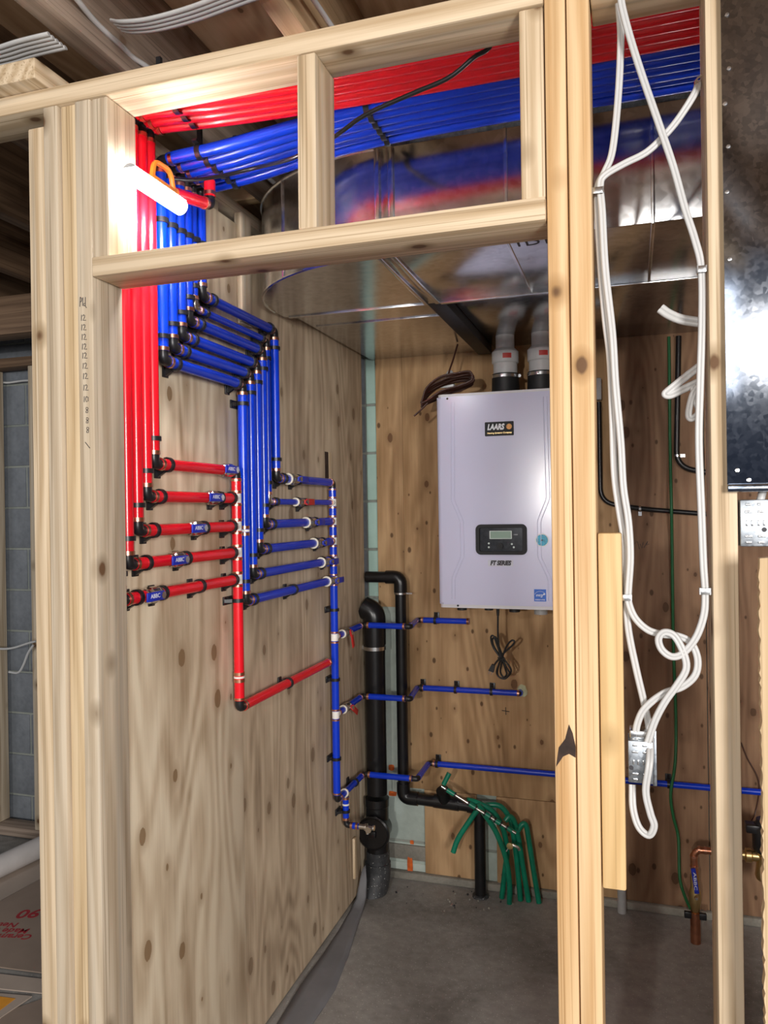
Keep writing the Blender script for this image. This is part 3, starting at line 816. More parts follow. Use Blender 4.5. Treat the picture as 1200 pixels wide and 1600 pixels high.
# short red crossover pipe behind the work light
ax, bx = P(328, 320, x=.055), P(212, 280, x=.055)
cr = Run('red_crossover_pipe', 'short slanting red pipe with black elbow just behind the glowing work light', 'pipe', ax, 'red')
bx = V((.055, max(bx.y, 1.347), bx.z))
d_ = (bx - ax).normalized()
cr.pipe([ax + d_ * .018, bx]); cr.ring(ax + d_ * .026, d_); cr.elbow(ax, d_, ZA, l=.02)
cr.pipe([ax + ZA * .018, V((ax.x, ax.y, 2.285))]); cr.ring(ax + ZA * .026, ZA)

# ---- blue: six lines, a riser and three cold branches
b1 = [(254.7, 563), (269.4, 544.7), (283, 526), (294, 499), (304, 478.7), (315, 459.4)]
b2 = [(376.7, 600), (389.5, 583), (398.7, 566.7), (407, 548), (415, 533.7), (429, 519)]
b3 = [(385.4, 936.3), (395.9, 892.6), (406.4, 853), (415.6, 815.6), (421.6, 783), (430.9, 745.6)]
b4 = [(522.7, 907.5), (521.3, 879.5), (520.6, 849.7), (520, 817.4), (519.2, 785.9), (518.4, 755)]
bcol = [(510.5, 912), (501.7, 882), (490, 851.5), (478, 815.6), (462, 783), (450, 748)]
blue_words = ['lowest row', 'second lowest row', 'third row from the bottom', 'third row from the top', 'thinner second row from the top', 'top row']
YBM = sum(yz(*p)[0] for p in b4) / 6
zb = []
for i in range(6):
    y1 = yz(*b1[i])[0]; zr1 = (yz(*b1[i])[1] + yz(*b2[i])[1]) / 2
    y2 = (yz(*b2[i])[0] + yz(*b3[i])[0]) / 2; zr2 = (yz(*b3[i])[1] + yz(*b4[i])[1]) / 2
    zb.append(zr2)
    yc = 1.558 + .0282 * i
    t = Run('blue_pipe_line', 'blue pipe line stepping down the plywood to the %s' % blue_words[i], 'pipe', (X0, y2, zr2), 'blue', RT_ if i == 4 else RP, GROUP_B)
    top = V((X0, y1, 2.300)); A, B, C, D = V((X0, y1, zr1)), V((X0, y2, zr1)), V((X0, y2, zr2)), V((X0, YBM, zr2))
    t.pipe(spline([(2.35, yc, 2.361), (1.2, yc, 2.361), (.62, yc, 2.359), (.35, yc * .8 + y1 * .2, 2.345), (.15, yc * .35 + y1 * .65, 2.316), (.04, y1, 2.304), (X0 + .022, y1, 2.301)], 6))
    t.ring(top + XA * .032, XA); t.elbow(top, XA, -ZA); t.straight(top, A)
    em = 'chrome' if i == 4 else 'black'
    t.elbow(A, ZA, YA, em); t.clip(A + ZA * .052, ZA, flip=True)
    t.straight(A, B); t.clip(A + YA * .050, YA, flip=True); t.clip(B - YA * .034, YA, flip=True); t.elbow(B, -YA, -ZA)
    t.straight(B, C); t.clip(B - ZA * .052, ZA, flip=True); t.clip(C + ZA * .055, ZA, flip=True); t.elbow(C, ZA, YA, em)
    t.straight(C, D, .020, .018); t.clip(C + YA * .045, YA, flip=True)
    cy = yz(*bcol[i])[0]
    cpt = V((X0, cy, zr2)); t.collar(cpt, YA)
    if i == 4: t.valve(cpt + YA * .036, YA, lever='lever_red', turn='back', mark=False)
    else: t.valve(cpt + YA * .034, YA, lever='lever_blue', turn='back', mark=False)
    if i > 0: t.clip(V((X0, min(cy + .075, YBM - .03), zr2)), YA, flip=True)
    if i == 0:
        t.clip(V((X0, yz(458, 923)[0], zr2)), YA, flip=True)
        zc = yz(384, 829)[1]; c_ = V((X0, y2, zc))
        t.ring(c_ + ZA * .009, ZA); t.ring(c_ - ZA * .009, ZA); t.ring(c_, ZA, 'white_tee', .006)
bl_ = Run('blue_riser', 'blue vertical riser with white tees joining the six blue branches', 'pipe', (X0, YBM, .49), 'blue')
zt1, zt2, zbb = yz(521.7, 996)[1], yz(524, 1117)[1], yz(527, 1250)[1]
zs = [zbb, zt2, zt1] + zb
for k in range(len(zs) - 1):
    a, b = V((X0, YBM, zs[k])), V((X0, YBM, zs[k + 1]))
    bl_.straight(a, b, .020 if k == 0 else .013, .013 if k < len(zs) - 2 else .020, rh=.0055)
    if k in (0, 1): bl_.tee(b, ZA, YA)
    elif k < len(zs) - 2: bl_.tee(b, ZA, -YA)
bl_.elbow(V((X0, YBM, zb[5])), -ZA, -YA)
for px, py in ((521, 953), (523, 1062), (526, 1185)): bl_.clip(V((X0, YBM, yz(px, py)[1])), ZA, flip=True)

def branch(label, zt, corner_px, end1_px, jog_px, end2_px, yb=3.022, valve_col='lever_red', turn=1.9, tail=None, r=.0115):
    t = Run('blue_branch_pipe', label, 'pipe', (X0, YBM + .1, zt), 'blue', r, 'blue branch pipes crossing the back corner')
    t.off = X0 - XW
    c = P(*corner_px, x=X0); c = V((X0, c.y, zt))
    s0 = V((X0, YBM, zt))
    t.straight(s0, c, .021, .02); t.collar(s0 + YA * .075, YA)
    if valve_col: t.valve(s0 + YA * .105, YA, lever=valve_col, turn=turn, mark=False)
    t.elbow(c, -YA, XA)
    e = P(*end1_px, y=c.y); e = V((e.x, c.y, zt))
    t.straight(c, e)
    j = P(*jog_px, y=yb); j = V((j.x, yb, zt))
    dj = (j - e).normalized()
    t.elbow(e, -XA, dj, l=.018); t.pipe([e + dj * .015, j - dj * .015]); t.elbow(j, -dj, XA, l=.018)
    q = P(*end2_px, y=yb); q = V((q.x, yb, zt))
    t.off = YW - yb
    t.straight(j, q, .018, 0.0)
    return t, j, q
OUT = (0, -1, 0)
t, j, q = branch('upper blue branch pipe with red lever ending open under the boiler', zt1, (566, 977), (641, 981), (652, 977), (733, 984))
t.clip(j + XA * .075, XA, OUT); t.ring(q - XA * .004, XA); 
t, j, q = branch('middle blue branch pipe with red lever running into a hole in the back plywood', zt2, (566, 1085), (641, 1091), (652, 1085), (812, 1096), turn=2.6)
for px in (659, 712, 768): t.clip(V((P(px, 1088, y=3.022).x, 3.022, zt2)), XA, OUT)
t.pipe([q, q + V((0, .026, 0))]); t.elbow(q, -XA, YA, l=.016)
h = thing('foam_seal', 'pale foam blob sealing the pipe hole in the back plywood', 'sealant', (q.x, YW, zt2))
bm = bmesh.new(); bmesh.ops.create_icosphere(bm, subdivisions=2, radius=1.0)
for v in bm.verts: v.co = V((v.co.x * .022, v.co.y * .006, v.co.z * .024)) * rnd.uniform(.8, 1.15) + V((q.x + .006, YW - .001, zt2 + .004))
obj('foam_blob', bm, M['putty'], h, ang=80)
t, j, q = branch('lowest blue branch pipe running long across the back wall past the studs', zbb, (568, 1212), (652, 1219), (670, 1210), (1260, 1262), valve_col=None)
for px in (683, 1045): t.clip(V((P(px, 1212 if px < 700 else 1246, y=3.022).x, 3.022, zbb)), XA, OUT)
t.elbow(V((X0, YBM, zbb)), ZA, YA)
ty = P(540, 1240, x=X0).y
tc = V((X0, ty, zbb)); t.off = X0 - XW
t.tee(tc, YA, -ZA, 'chrome'); t.clip(V((X0, (ty + P(568, 1212, x=X0).y) / 2, zbb)), YA, flip=True)
zd = P(536, 1294, x=X0).z
dn = V((X0, ty, zd))
t.straight(tc, dn, .018, .018); t.elbow(dn, ZA, XA); t.ring(V((X0, ty, zd + .075)), ZA, 'white_tee', .006); t.clip(V((X0, ty, zd + .05)), ZA)
de = V((P(560, 1300, y=ty).x, ty, zd))
t.straight(dn, de, .018, .0)
dv = Run('drain_valve', 'small chrome drain valve at the bottom of the blue pipes beside the cleanout', 'valve', de, 'blue', .0115)
bm = bmesh.new(); add_lathe(bm, [(.006, -.004), (.009, 0), (.009, .02), (.013, .022), (.013, .030), (.007, .032), (.007, .05), (.010, .052), (.010, .058), (0, .058)], 10, frame(de + XA * .003, XA)); obj('body', bm, M['chrome'], dv.root)
bm = bmesh.new(); add_lathe(bm, [(.004, 0), (.004, .018), (.012, .020), (.012, .024), (0, .024)], 8, frame(de + XA * .045, -YA)); obj('hand_wheel', bm, M['chrome'], dv.root)
bm = bmesh.new(); add_tube(bm, [de + XA * .035, de + XA * .035 - ZA * .024], .006, 8); obj('spout', bm, M['chrome'], dv.root)

# ceiling straps that hold the pipe bundles
st = thing('red_pipe_strap', 'black plastic strap clipped across the five red pipes under the joists', 'strap', (.11, 1.42, 2.36), 'pipe straps under the ceiling')
def strap(root, pts, r):
    pts = [V(p) for p in pts]
    bm = bmesh.new()
    for p in pts: add_collar(bm, r * .97, r + .004, .012, 14, frame(p, XA))
    obj('saddles', bm, M['black'], root)
    bm = bmesh.new(); a, b = pts[0], pts[-1]
    zt = max(p.z for p in pts) + r
    add_box(bm, (a.x - .006, a.y - .025, zt + .001), (a.x + .006, b.y + .025, zt + .006)); obj('rail', bm, M['black'], root)
    for p in (a, b):
        bm = bmesh.new(); add_box(bm, (p.x - .005, p.y - .004, zt + .006), (p.x + .005, p.y + .004, 2.419)); obj('hanger', bm, M['black'], root)
strap(st, [(.10, 1.352 + .0335 * i * .95, 2.354) for i in range(5)], RP)
st = thing('blue_pipe_strap', 'black plastic strap across the blue pipes left of the middle cripple stud', 'strap', (.09, 1.6, 2.36), 'pipe straps under the ceiling')
strap(st, [(.085, yz(*b1[i])[0] * .8 + (1.558 + .0282 * i) * .2, 2.3085) for i in range(6)], RP)
st = thing('blue_pipe_strap', 'black plastic strap across the blue pipes right of the middle cripple stud', 'strap', (.46, 1.6, 2.36), 'pipe straps under the ceiling')
strap(st, [(.47, 1.558 + .0282 * i, 2.355) for i in range(6)], RP)
for yy, nm in ((1.62, 'blue'),):
    st = thing('pipe_rack', 'black clip rack holding the tops of the blue pipes on the plywood', 'strap', (X0, 1.6, 2.17), 'pipe straps under the ceiling')
    bm = bmesh.new()
    for i in range(6): add_collar(bm, RP * .97, RP + .004, .012, 14, Matrix.Translation((X0, yz(*b1[i])[0], 2.165)))
    add_box(bm, (XW + .001, yz(*b1[0])[0] - .015, 2.159), (X0 - RP * .8, yz(*b1[5])[0] + .015, 2.171)); obj('rail', bm, M['black'], st)

# ------------------------------------------------------------------ work light and its cord
LA, LB = P(203, 288, x=.088), P(282, 308, x=.088)
LZ = (LA.z + LB.z) / 2
LA, LB = V((.088, LA.y, LZ)), V((.088, LB.y, LZ))
wl_ = thing('work_light', 'glowing white tube work light with orange hook hung beside the jamb', 'work light', (LA + LB) / 2)
ll = LB.y - LA.y
mt = Matrix.Translation((LA.x, LA.y, LA.z)) @ FACE @ Matrix.Translation((0, 0, -ll))
bm = bmesh.new(); add_prism(bm, [(.0165 * math.cos(a), .0165 * math.sin(a)) for a in [math.radians(140 + 260 * k / 16) for k in range(17)]], 0, ll, mt)
obj('diffuser', bm, M['led'], wl_)
bm = bmesh.new(); add_prism(bm, [(.0185 * math.cos(a), .0185 * math.sin(a)) for a in [math.radians(138 - 96 * k / 10) for k in range(11)]] + [(.0120, .0105), (-.0120, .0105)], -.002, ll + .002, mt)
obj('housing', bm, M['grey_pvc'], wl_)
mid = LA + (LB - LA) * .62
bm = bmesh.new()
add_box(bm, mid + V((-.008, -.045, .0165)), mid + V((.008, .045, .026)), .003)
obj('cap', bm, M['orange_hook'], wl_)
bm = bmesh.new()
add_tube(bm, fillet([mid + V((0, -.035, .025)), mid + V((0, -.028, .058)), mid + V((0, .030, .062)), mid + V((0, .040, .025))], .02, 5), .0055, 8)
obj('hook', bm, M['orange_hook'], wl_)
bm = bmesh.new(); add_collar(bm, .003, .0065, .005, 12, frame(mid + V((0, .052, .026)), XA)); obj('cord_eye', bm, M['orange_hook'], wl_)
cpts = [P(268, 279, x=.088), P(300, 281, x=.10), P(340, 276, x=.13), P(400, 262, x=.2), P(460, 246, y=1.45), P(520, 215, y=1.42), P(570, 180, y=1.40), P(640, 148, y=1.39), P(700, 122, y=1.38), P(740, 90, y=1.37), P(768, 68, y=1.36), V((P(776, 50, y=1.36).x, 1.37, 2.40))]
cc = thing('light_cord', 'black power cord of the work light drooping across the red and blue pipes', 'cord', cpts[4])
tube('cable', spline(cpts, 6), .0042, M['cord'], cc, 8)

# ------------------------------------------------------------------ boiler
YK = 2.70
bz0, bz1 = P(685, 944, y=YK).z, P(681, 621, y=YK).z
bx0 = P(683, 780, y=YK).x; bxc = P(782, 880, y=YK).x; bw = 2 * (bxc - bx0); bx1 = bx0 + bw
bo = thing('boiler', 'white wall hung boiler with black control window and round blue sticker', 'boiler', (bxc, YW, bz0))
def B(px, py, lift=0.0): p = P(px, py, y=YK); return V((p.x, YK - lift, p.z))
# cover: plan outline with rounded front corners, extruded up
def plan(x0, x1, y0, y1, r, n=6):
    out = []
    for k in range(n + 1):
        a = math.radians(180 + 90 * k / n); out.append((x0 + r + r * math.cos(a), y0 + r + r * math.sin(a)))
    for k in range(n + 1):
        a = math.radians(270 + 90 * k / n); out.append((x1 - r + r * math.cos(a), y0 + r + r * math.sin(a)))
    return out + [(x1, y1), (x0, y1)]
bm = bmesh.new(); add_prism(bm, plan(bx0, bx1, YK, YW - .03, .018), bz0, bz1)
bmesh.ops.bevel(bm, geom=[e for e in bm.edges if abs(e.verts[0].co.z - e.verts[1].co.z) < 1e-6 and (e.verts[0].co.y + e.verts[1].co.y) / 2 < YK + .02], offset=.006, segments=2, affect='EDGES')
obj('front_cover', bm, M['shell'], bo, ang=40)
bm = bmesh.new(); add_prism(bm, plan(bx0 + .004, bx1 - .004, YK + .006, YW - .001, .015), bz0 - .012, bz0 + .001); obj('bottom_rim', bm, M['shell_edge'], bo)
bm = bmesh.new(); add_prism(bm, plan(bx0 + .004, bx1 - .004, YK + .010, YW - .001, .015), bz1 - .001, bz1 + .010); obj('top_plate', bm, M['shell_edge'], bo)
lpath = [(705, 628), (705, 782), (719, 815), (720, 870), (706, 903), (706, 936)]
pl = [B(*p, .0003) for p in lpath]
for side in (0, 1):
    pts = [V((2 * bxc - p.x, p.y, p.z)) for p in pl] if side else pl
    for dx in (0, .012 if not side else -.012):
        if side and dx:  # the inner line breaks where the sticker sits
            pass
        tube('pressed_rib', fillet([p + V((dx, 0, 0)) for p in pts], .01, 3), .0016, M['shell'], bo, 6)
for px, r_, dpt in ((722, .018, .022), (764, .016, .02), (804, .020, .024), (845, .024, .03)):
    c = P(px, 952, y=YK + .12)
    bm = bmesh.new(); add_lathe(bm, [(r_, -dpt), (r_, 0.004)], 16, Matrix.Translation((c.x, YK + .12, bz0 - .012)))
    obj('port', bm, M['grey_pvc'] if px == 845 else M['rubber'], bo)
sc = B(699, 623, .001); bm = bmesh.new(); add_lathe(bm, [(.004, 0), (.003, .002), (0, .0025)], 10, facing(sc)); obj('screw', bm, M['black'], bo)
sc = B(715, 944, .001); bm = bmesh.new(); add_lathe(bm, [(.004, 0), (.003, .002), (0, .0025)], 10, facing(V((sc.x, YK + .005, bz0 - .004)))); obj('screw', bm, M['black'], bo)
# control window
c0, c1 = B(743, 819.5), B(824, 867)
cc_ = V(((c0.x + c1.x) / 2, YK, (c0.z + c1.z) / 2)); cw, ch = c1.x - c0.x, c0.z - c1.z
bm = bmesh.new()
o_, i_ = rrect(cw, ch, .018, 6), rrect(cw * .84, ch * .78, .006, 6)
vo_ = [bm.verts.new((x, y, .0)) for x, y in o_]; vt = [bm.verts.new((x * .985, y * .985, .008)) for x, y in o_]
vi = [bm.verts.new((x, y, .008)) for x, y in i_]; vb = [bm.verts.new((x * .98, y * .98, .001)) for x, y in i_]
for A_, B_ in ((vo_, vt), (vt, vi), (vi, vb)):
    for k in range(len(A_)): bm.faces.new((A_[k], A_[(k + 1) % len(A_)], B_[(k + 1) % len(A_)], B_[k]))
cp = obj('control_panel', bm, M['panel_black'], bo, mtx=facing(cc_ + V((0, -.0005, 0))))
def on(name, poly, z0, z1, mat, parent=cp, dx=0, dy=0):
    bm = bmesh.new(); add_prism(bm, poly, z0, z1, Matrix.Translation((dx, dy, 0))); return obj(name, bm, mat, parent, ang=30)
on('face_plate', rrect(cw * .84, ch * .78, .005), .0005, .002, M['panel_grey'])
s0, s1 = B(765, 829.5), B(800, 842)
dx, dy = (s0.x + s1.x) / 2 - cc_.x, (s0.z + s1.z) / 2 - cc_.z
on('screen_rim', rrect(s1.x - s0.x, s0.z - s1.z, .001), .002, .003, M['lcd_rim'], dx=dx, dy=dy)
on('screen', rrect((s1.x - s0.x) * .92, (s0.z - s1.z) * .84, .001), .003, .0035, M['lcd'], dx=dx, dy=dy)
kn = B(782, 853)
on('knob', disc(.0105), .002, .012, M['panel_black'], dx=kn.x - cc_.x, dy=kn.z - cc_.z)
on('knob_ring', [(x * 1, y) for x, y in disc(.0135)], .002, .0035, M['panel_grey'], dx=kn.x - cc_.x, dy=kn.z - cc_.z)
for px, py in ((764, 849), (764, 855), (800, 850), (803, 855)):
    k_ = B(px, py); on('button', disc(.0035, 10), .002, .003, M['lcd_rim'], dx=k_.x - cc_.x, dy=k_.z - cc_.z)
k_ = B(806, 835.5); text('button_text', 'START', .005, M['print_white'], cp, Matrix.Translation((k_.x - cc_.x, k_.z - cc_.z, .0022)), extrude=.0001)
# maker's plate
m0, m1 = B(757.5, 660), B(803, 680)
mc = V(((m0.x + m1.x) / 2, YK - .0003, (m0.z + m1.z) / 2)); mw, mh = m1.x - m0.x, m0.z - m1.z
bm = bmesh.new(); add_prism(bm, rrect(mw, mh, .003), 0, .0012)
np_ = obj('name_plate', bm, M['panel_black'], bo, mtx=facing(mc))
text('plate_text', 'LAARS', .027, M['print_white'], np_, Matrix.Translation((-mw * .13, mh * .12, .0014)), .25, .0014, .0001, width=mw * .60)
text('plate_text', 'Heating Systems Company', .008, M['brass'], np_, Matrix.Translation((0, -mh * .29, .0014)), .2, .0001, .0001, width=mw * .86)
bm = bmesh.new(); add_prism(bm, disc(mh * .20, 16), .0012, .0016, Matrix.Translation((mw * .34, mh * .13, 0))); obj('plate_ball', bm, M['orange_ball'], np_, smooth=False)
tm = B(782, 880, .0006); tf = B(782, 880, .0002)
bm = bmesh.new(); add_prism(bm, rrect(.088, .022, .002), 0, .0003)
fs = obj('series_label', bm, M['sticker_clear'], bo, mtx=facing(tf))
text('label_text', 'FT SERIES', .021, M['ink'], fs, Matrix.Translation((0, 0, .0004)), .22, .0014, .0001, width=.074)
# round blue seal and square blue efficiency sticker
sl = B(847, 844)
bm = bmesh.new(); add_prism(bm, disc(.023), 0, .0008); rs_ = obj('round_sticker', bm, M['pvc'], bo, mtx=facing(V((sl.x, YK - .0002, sl.z))))
bm = bmesh.new(); add_prism(bm, disc(.0195), .0008, .0012); obj('sticker_face', bm, M['seal_blue'], rs_)
bm = bmesh.new(); add_prism(bm, disc(.0028, 10), .0012, .0016); obj('sticker_dot', bm, M['ink'], rs_)
e0, e1 = B(834.5, 921), B(853.5, 939.5)
ec = V(((e0.x + e1.x) / 2, YK - .0002, (e0.z + e1.z) / 2)); ew = e1.x - e0.x
bm = bmesh.new(); add_prism(bm, rrect(ew, ew * 1.02, .0005), 0, .0006); es = obj('efficiency_sticker', bm, M['star_blue'], bo, mtx=facing(ec))
bm = bmesh.new(); add_tube(bm, [V((ew * .46 * math.cos(a), -ew * .02 + ew * .36 * math.sin(a), .0007)) for a in [math.radians(15 + 15 * k) for k in range(11)]], .0005, 5); obj('sticker_arc', bm, M['print_white'], es)
text('sticker_text', 'energy', .015, M['print_white'], es, Matrix.Translation((-ew * .06, ew * .02, .0008)), .35, .0001, .0001, width=ew * .62)
bm = bmesh.new(); add_prism(bm, [((.0048 if k % 2 == 0 else .002) * math.sin(math.pi * k / 5), (.0048 if k % 2 == 0 else .002) * math.cos(math.pi * k / 5)) for k in range(10)], .0007, .001, Matrix.Translation((ew * .33, ew * .10, 0))); obj('sticker_star', bm, M['print_white'], es, smooth=False)
text('sticker_text', 'ENERGY STAR', .006, M['print_white'], es, Matrix.Translation((0, -ew * .38, .0008)), 0, .0001, .0001, width=ew * .8)

# power cord hanging from the boiler
cy_ = YK + .10
pc = P(780, 955, y=cy_)
po = thing('power_cord', 'black power cord coiled and tied hanging below the boiler', 'cord', (pc.x, cy_, 1.0))
def C(px, py, dy=0.0): p = P(px, py, y=cy_); return V((p.x, cy_ + dy, p.z))
tube('strain_relief', [V((C(778, 948).x, cy_, bz0 - .012)), C(778, 962)], [.007, .0045], M['rubber'], po, 8)
tube('lead', spline([C(778, 960), C(778, 990), C(780, 1015), C(782, 1030)], 5), .0035, M['cord'], po, 8)
for k, pts in enumerate(([(782, 1028), (770, 1010), (767, 996), (771, 994), (776, 1006), (784, 1028), (793, 1046), (796, 1052), (790, 1060), (780, 1058), (776, 1050), (780, 1036)],
                         [(783, 1028), (772, 1012), (769, 1000), (774, 996), (779, 1010), (787, 1030), (797, 1044), (797, 1053), (788, 1061), (778, 1057), (777, 1046), (782, 1030)],
                         [(784, 1028), (790, 1012), (798, 1002), (803, 1003), (800, 1009), (790, 1018), (784, 1026), (788, 1044), (791, 1054), (786, 1059), (781, 1050), (784, 1032)])):
    tube('coil', spline([C(px, py, .006 * k) for px, py in pts], 5), .0034, M['cord'], po, 8)
tube('lead', spline([C(782, 1028), C(776, 1034), C(771, 1041)], 5), .0035, M['cord'], po, 8)
pg = C(769, 1044)
bm = bmesh.new(); add_prism(bm, [(-.010, -.012), (.010, -.012), (.006, .014), (-.006, .014)], -.008, .008, facing(pg, -.35)); plug = obj('plug', bm, M['rubber'], po)
for s_ in (-1, 1):
    bm = bmesh.new(); add_box(bm, (s_ * .005 - .0008, -.024, -.003), (s_ * .005 + .0008, -.012, .003), 0, facing(pg, -.35)); obj('prong', bm, M['steel'], plug, smooth=False)
tube('twist_tie', [C(778, 1027, -.006), C(784, 1030, -.008), C(789, 1027, -.006)], .0025, M['rubber'], po, 6)

# vent pipes with rubber couplings
YV = 2.86
for k, px in enumerate((790, 846)):
    c = P(px, 604, y=YV)
    vt_ = thing('vent_pipe', ('white plastic vent pipe with black rubber coupling at the middle of the boiler top' if k == 0 else 'white plastic vent pipe with black rubber coupling half hidden by the right stud'), 'vent pipe', (c.x, YV, bz1 + .01), 'vent pipes on the boiler')
    z_ = lambda py: P(790, py, y=YV).z
    T_ = Matrix.Translation((c.x, YV, 0))
    rr = .047
    zb0 = bz1 + .010
    z2, z3, z4 = z_(585), z_(569), z_(549)
    bm = bmesh.new(); add_lathe(bm, [(rr + .002, zb0), (rr + .004, zb0 + .006), (rr + .001, zb0 + .014), (rr + .004, zb0 + .022), (rr + .002, z2 - .004), (rr + .002, z2)], 28, T_); cp_ = obj('rubber_coupling', bm, M['rubber'], vt_)
    bm = bmesh.new(); add_collar(bm, rr, rr + .0045, .011, 28, Matrix.Translation((c.x, YV, z2 - .010))); bd = obj('hose_clamp', bm, M['steel'], cp_)
    bm = bmesh.new(); add_lathe(bm, [(.006, -.006), (.006, .010), (.004, .014), (0, .014)], 8, frame((c.x + rr + .006, YV - .008, z2 - .010), YA)); obj('clamp_screw', bm, M['steel'], cp_)
    bm = bmesh.new(); add_lathe(bm, [(rr - .003, z2 - .002), (rr - .003, z3 + .003)], 28, T_); obj('spigot', bm, M['pvc'], vt_)
    bm = bmesh.new(); add_lathe(bm, [(rr - .002, z3), (rr + .002, z3 + .004), (rr + .002, z4 - .004), (rr - .010, z4 + .008)], 28, T_); so = obj('socket', bm, M['pvc'], vt_)
    bm = bmesh.new(); add_lathe(bm, [(.034, z4 + .004), (.034, ZE + .001)], 28, T_); obj('pipe', bm, M['pvc'], vt_)
    # little red print on the socket
    bm = bmesh.new()
    zc_ = (z3 + z4) / 2
    a0, a1 = math.radians(-92), math.radians(-55)
    vsA = [[bm.verts.new((c.x + (rr + .0026) * math.cos(a0 + (a1 - a0) * j / 6), YV + (rr + .0026) * math.sin(a0 + (a1 - a0) * j / 6), zc_ + s_ * .009)) for j in range(7)] for s_ in (-1, 1)]
    for j in range(6): bm.faces.new((vsA[0][j], vsA[0][j + 1], vsA[1][j + 1], vsA[1][j]))
    obj('print_mark', bm, M['tag_red'], so)

# brown thermostat wire coiled on the boiler with a tagged connector
wx = thing('wire_coil', 'coil of thin dark brown wire lying on the left end of the boiler top', 'wire', P(700, 610, y=2.80))
def W(px, py, y=2.80): return P(px, py, y=y)
tube('lead', spline([W(715, 538, 2.86), W(708, 562, 2.84), W(702, 580, 2.82), W(700, 592)], 5), .0035, M['brown_wire'], wx, 6)
for k in range(11):
    o_ = (k - 5) * 1.5; j_ = lambda: rnd.uniform(-2.0, 2.0)
    pts = [(659 + j_(), 632 + o_ * .4), (667 + j_(), 614 + o_ * .9), (688, 600 + o_ + j_()), (714, 592 + o_ + j_()), (735 + j_(), 590 + o_), (738 + j_(), 600 + o_ * .6), (716, 608 + o_ * .6 + j_()), (690, 618 + o_ * .5 + j_()), (668, 630 + o_ * .4), (659 + j_(), 635 + o_ * .4)]
    tube('coil', spline([W(px, min(py, 638) - 2, 2.73 + .010 * k) for px, py in pts], 4), .0036, M['brown_wire'], wx, 6)
tube('lead', spline([W(668, 630, 2.72), W(657, 641, 2.72), W(647, 650, 2.72)], 5), .0035, M['brown_wire'], wx, 6)
cn = thing('white_fitting', 'small white fitting with a yellow label tucked behind the brown wire coil', 'fitting', W(702, 600, 2.87))
tube('cap', [W(703, 606, 2.86), W(703, 594, 2.86), W(703, 585, 2.86), W(703, 579, 2.86)], [.020, .020, .017, .008], M['pvc'], cn, 16)
bm = bmesh.new(); c_ = W(697, 602, 2.84); add_box(bm, c_ + V((-.022, -.006, -.010)), c_ + V((.030, .006, .010)), .003); obj('body', bm, M['pvc'], cn)
bm = bmesh.new(); c_ = W(718, 592, 2.83); add_box(bm, (-.022, -.001, -.012), (.022, .001, .012), 0, Matrix.Translation(c_) @ Matrix.Rotation(-.25, 4, 'Y')); obj('label_flag', bm, M['yellow'], cn, smooth=False)

# ------------------------------------------------------------------ black drain pipes
YS = 2.935
sxm = P(587, 1100, y=YS).x
sk = thing('drain_stack', 'thick black plastic drain stack with round cleanout cap in the back corner', 'drain pipe', (sxm, YS, 0))
Z = lambda py, y=YS, px=590: P(px, py, y=y).z
rs = .041
ze = Z(985)
tube('pipe', [V((sxm, YS, Z(1240))), V((sxm, YS, ze - .03))], rs, M['abs'], sk, 24)
el = fillet([V((sxm, YS, ze - .055)), V((sxm, YS, ze + .070)), V((XW + .003, YS - .0, ze + .092))], .075, 8)
tube('elbow', el, rs + .004, M['abs'], sk, 24)
bm = bmesh.new(); add_collar(bm, rs, rs + .0045, .014, 28, Matrix.Translation((sxm, YS, Z(1012)))); hb = obj('metal_strap', bm, M['steel'], sk)
bm = bmesh.new(); add_box(bm, (sxm - rs - .026, YS - .006, Z(1012) - .007), (sxm - rs, YS + .006, Z(1012) + .007)); obj('strap_end', bm, M['steel'], hb, smooth=False)
bm = bmesh.new(); add_lathe(bm, [(rs, Z(1246)), (rs + .007, Z(1246)), (rs + .007, Z(1258)), (rs + .005, Z(1259)), (rs + .005, Z(1332)), (rs, Z(1332))], 28, Matrix.Translation((sxm, YS, 0))); obj('cleanout_tee', bm, M['abs'], sk)
zc_ = Z(1292)
bm = bmesh.new(); add_lathe(bm, [(.052, -.070), (.056, 0), (.066, .002), (.066, .012), (.060, .016), (.057, .012), (0, .012)], 32, facing((sxm + .004, YS - .055, zc_))); cl = obj('cleanout_cap', bm, M['abs'], sk)
bm = bmesh.new(); add_box(bm, (sxm - .008, YS - .078, zc_ - .014), (sxm + .016, YS - .069, zc_ + .010), .002); obj('cap_square', bm, M['abs'], cl)
bm = bmesh.new(); add_lathe(bm, [(rs + .004, Z(1352)), (rs + .006, Z(1352)), (rs + .006, Z(1328)), (rs + .002, Z(1327))], 28, Matrix.Translation((sxm, YS, 0))); obj('coupling', bm, M['tar'], sk)
fpts = fillet([V((sxm, YS, Z(1346))), V((sxm, YS, .06)), V((sxm - .012, YS - .05, -.03))], .06, 5)
tube('foot_bend', fpts, rs + .010, M['tar'], sk, 24)

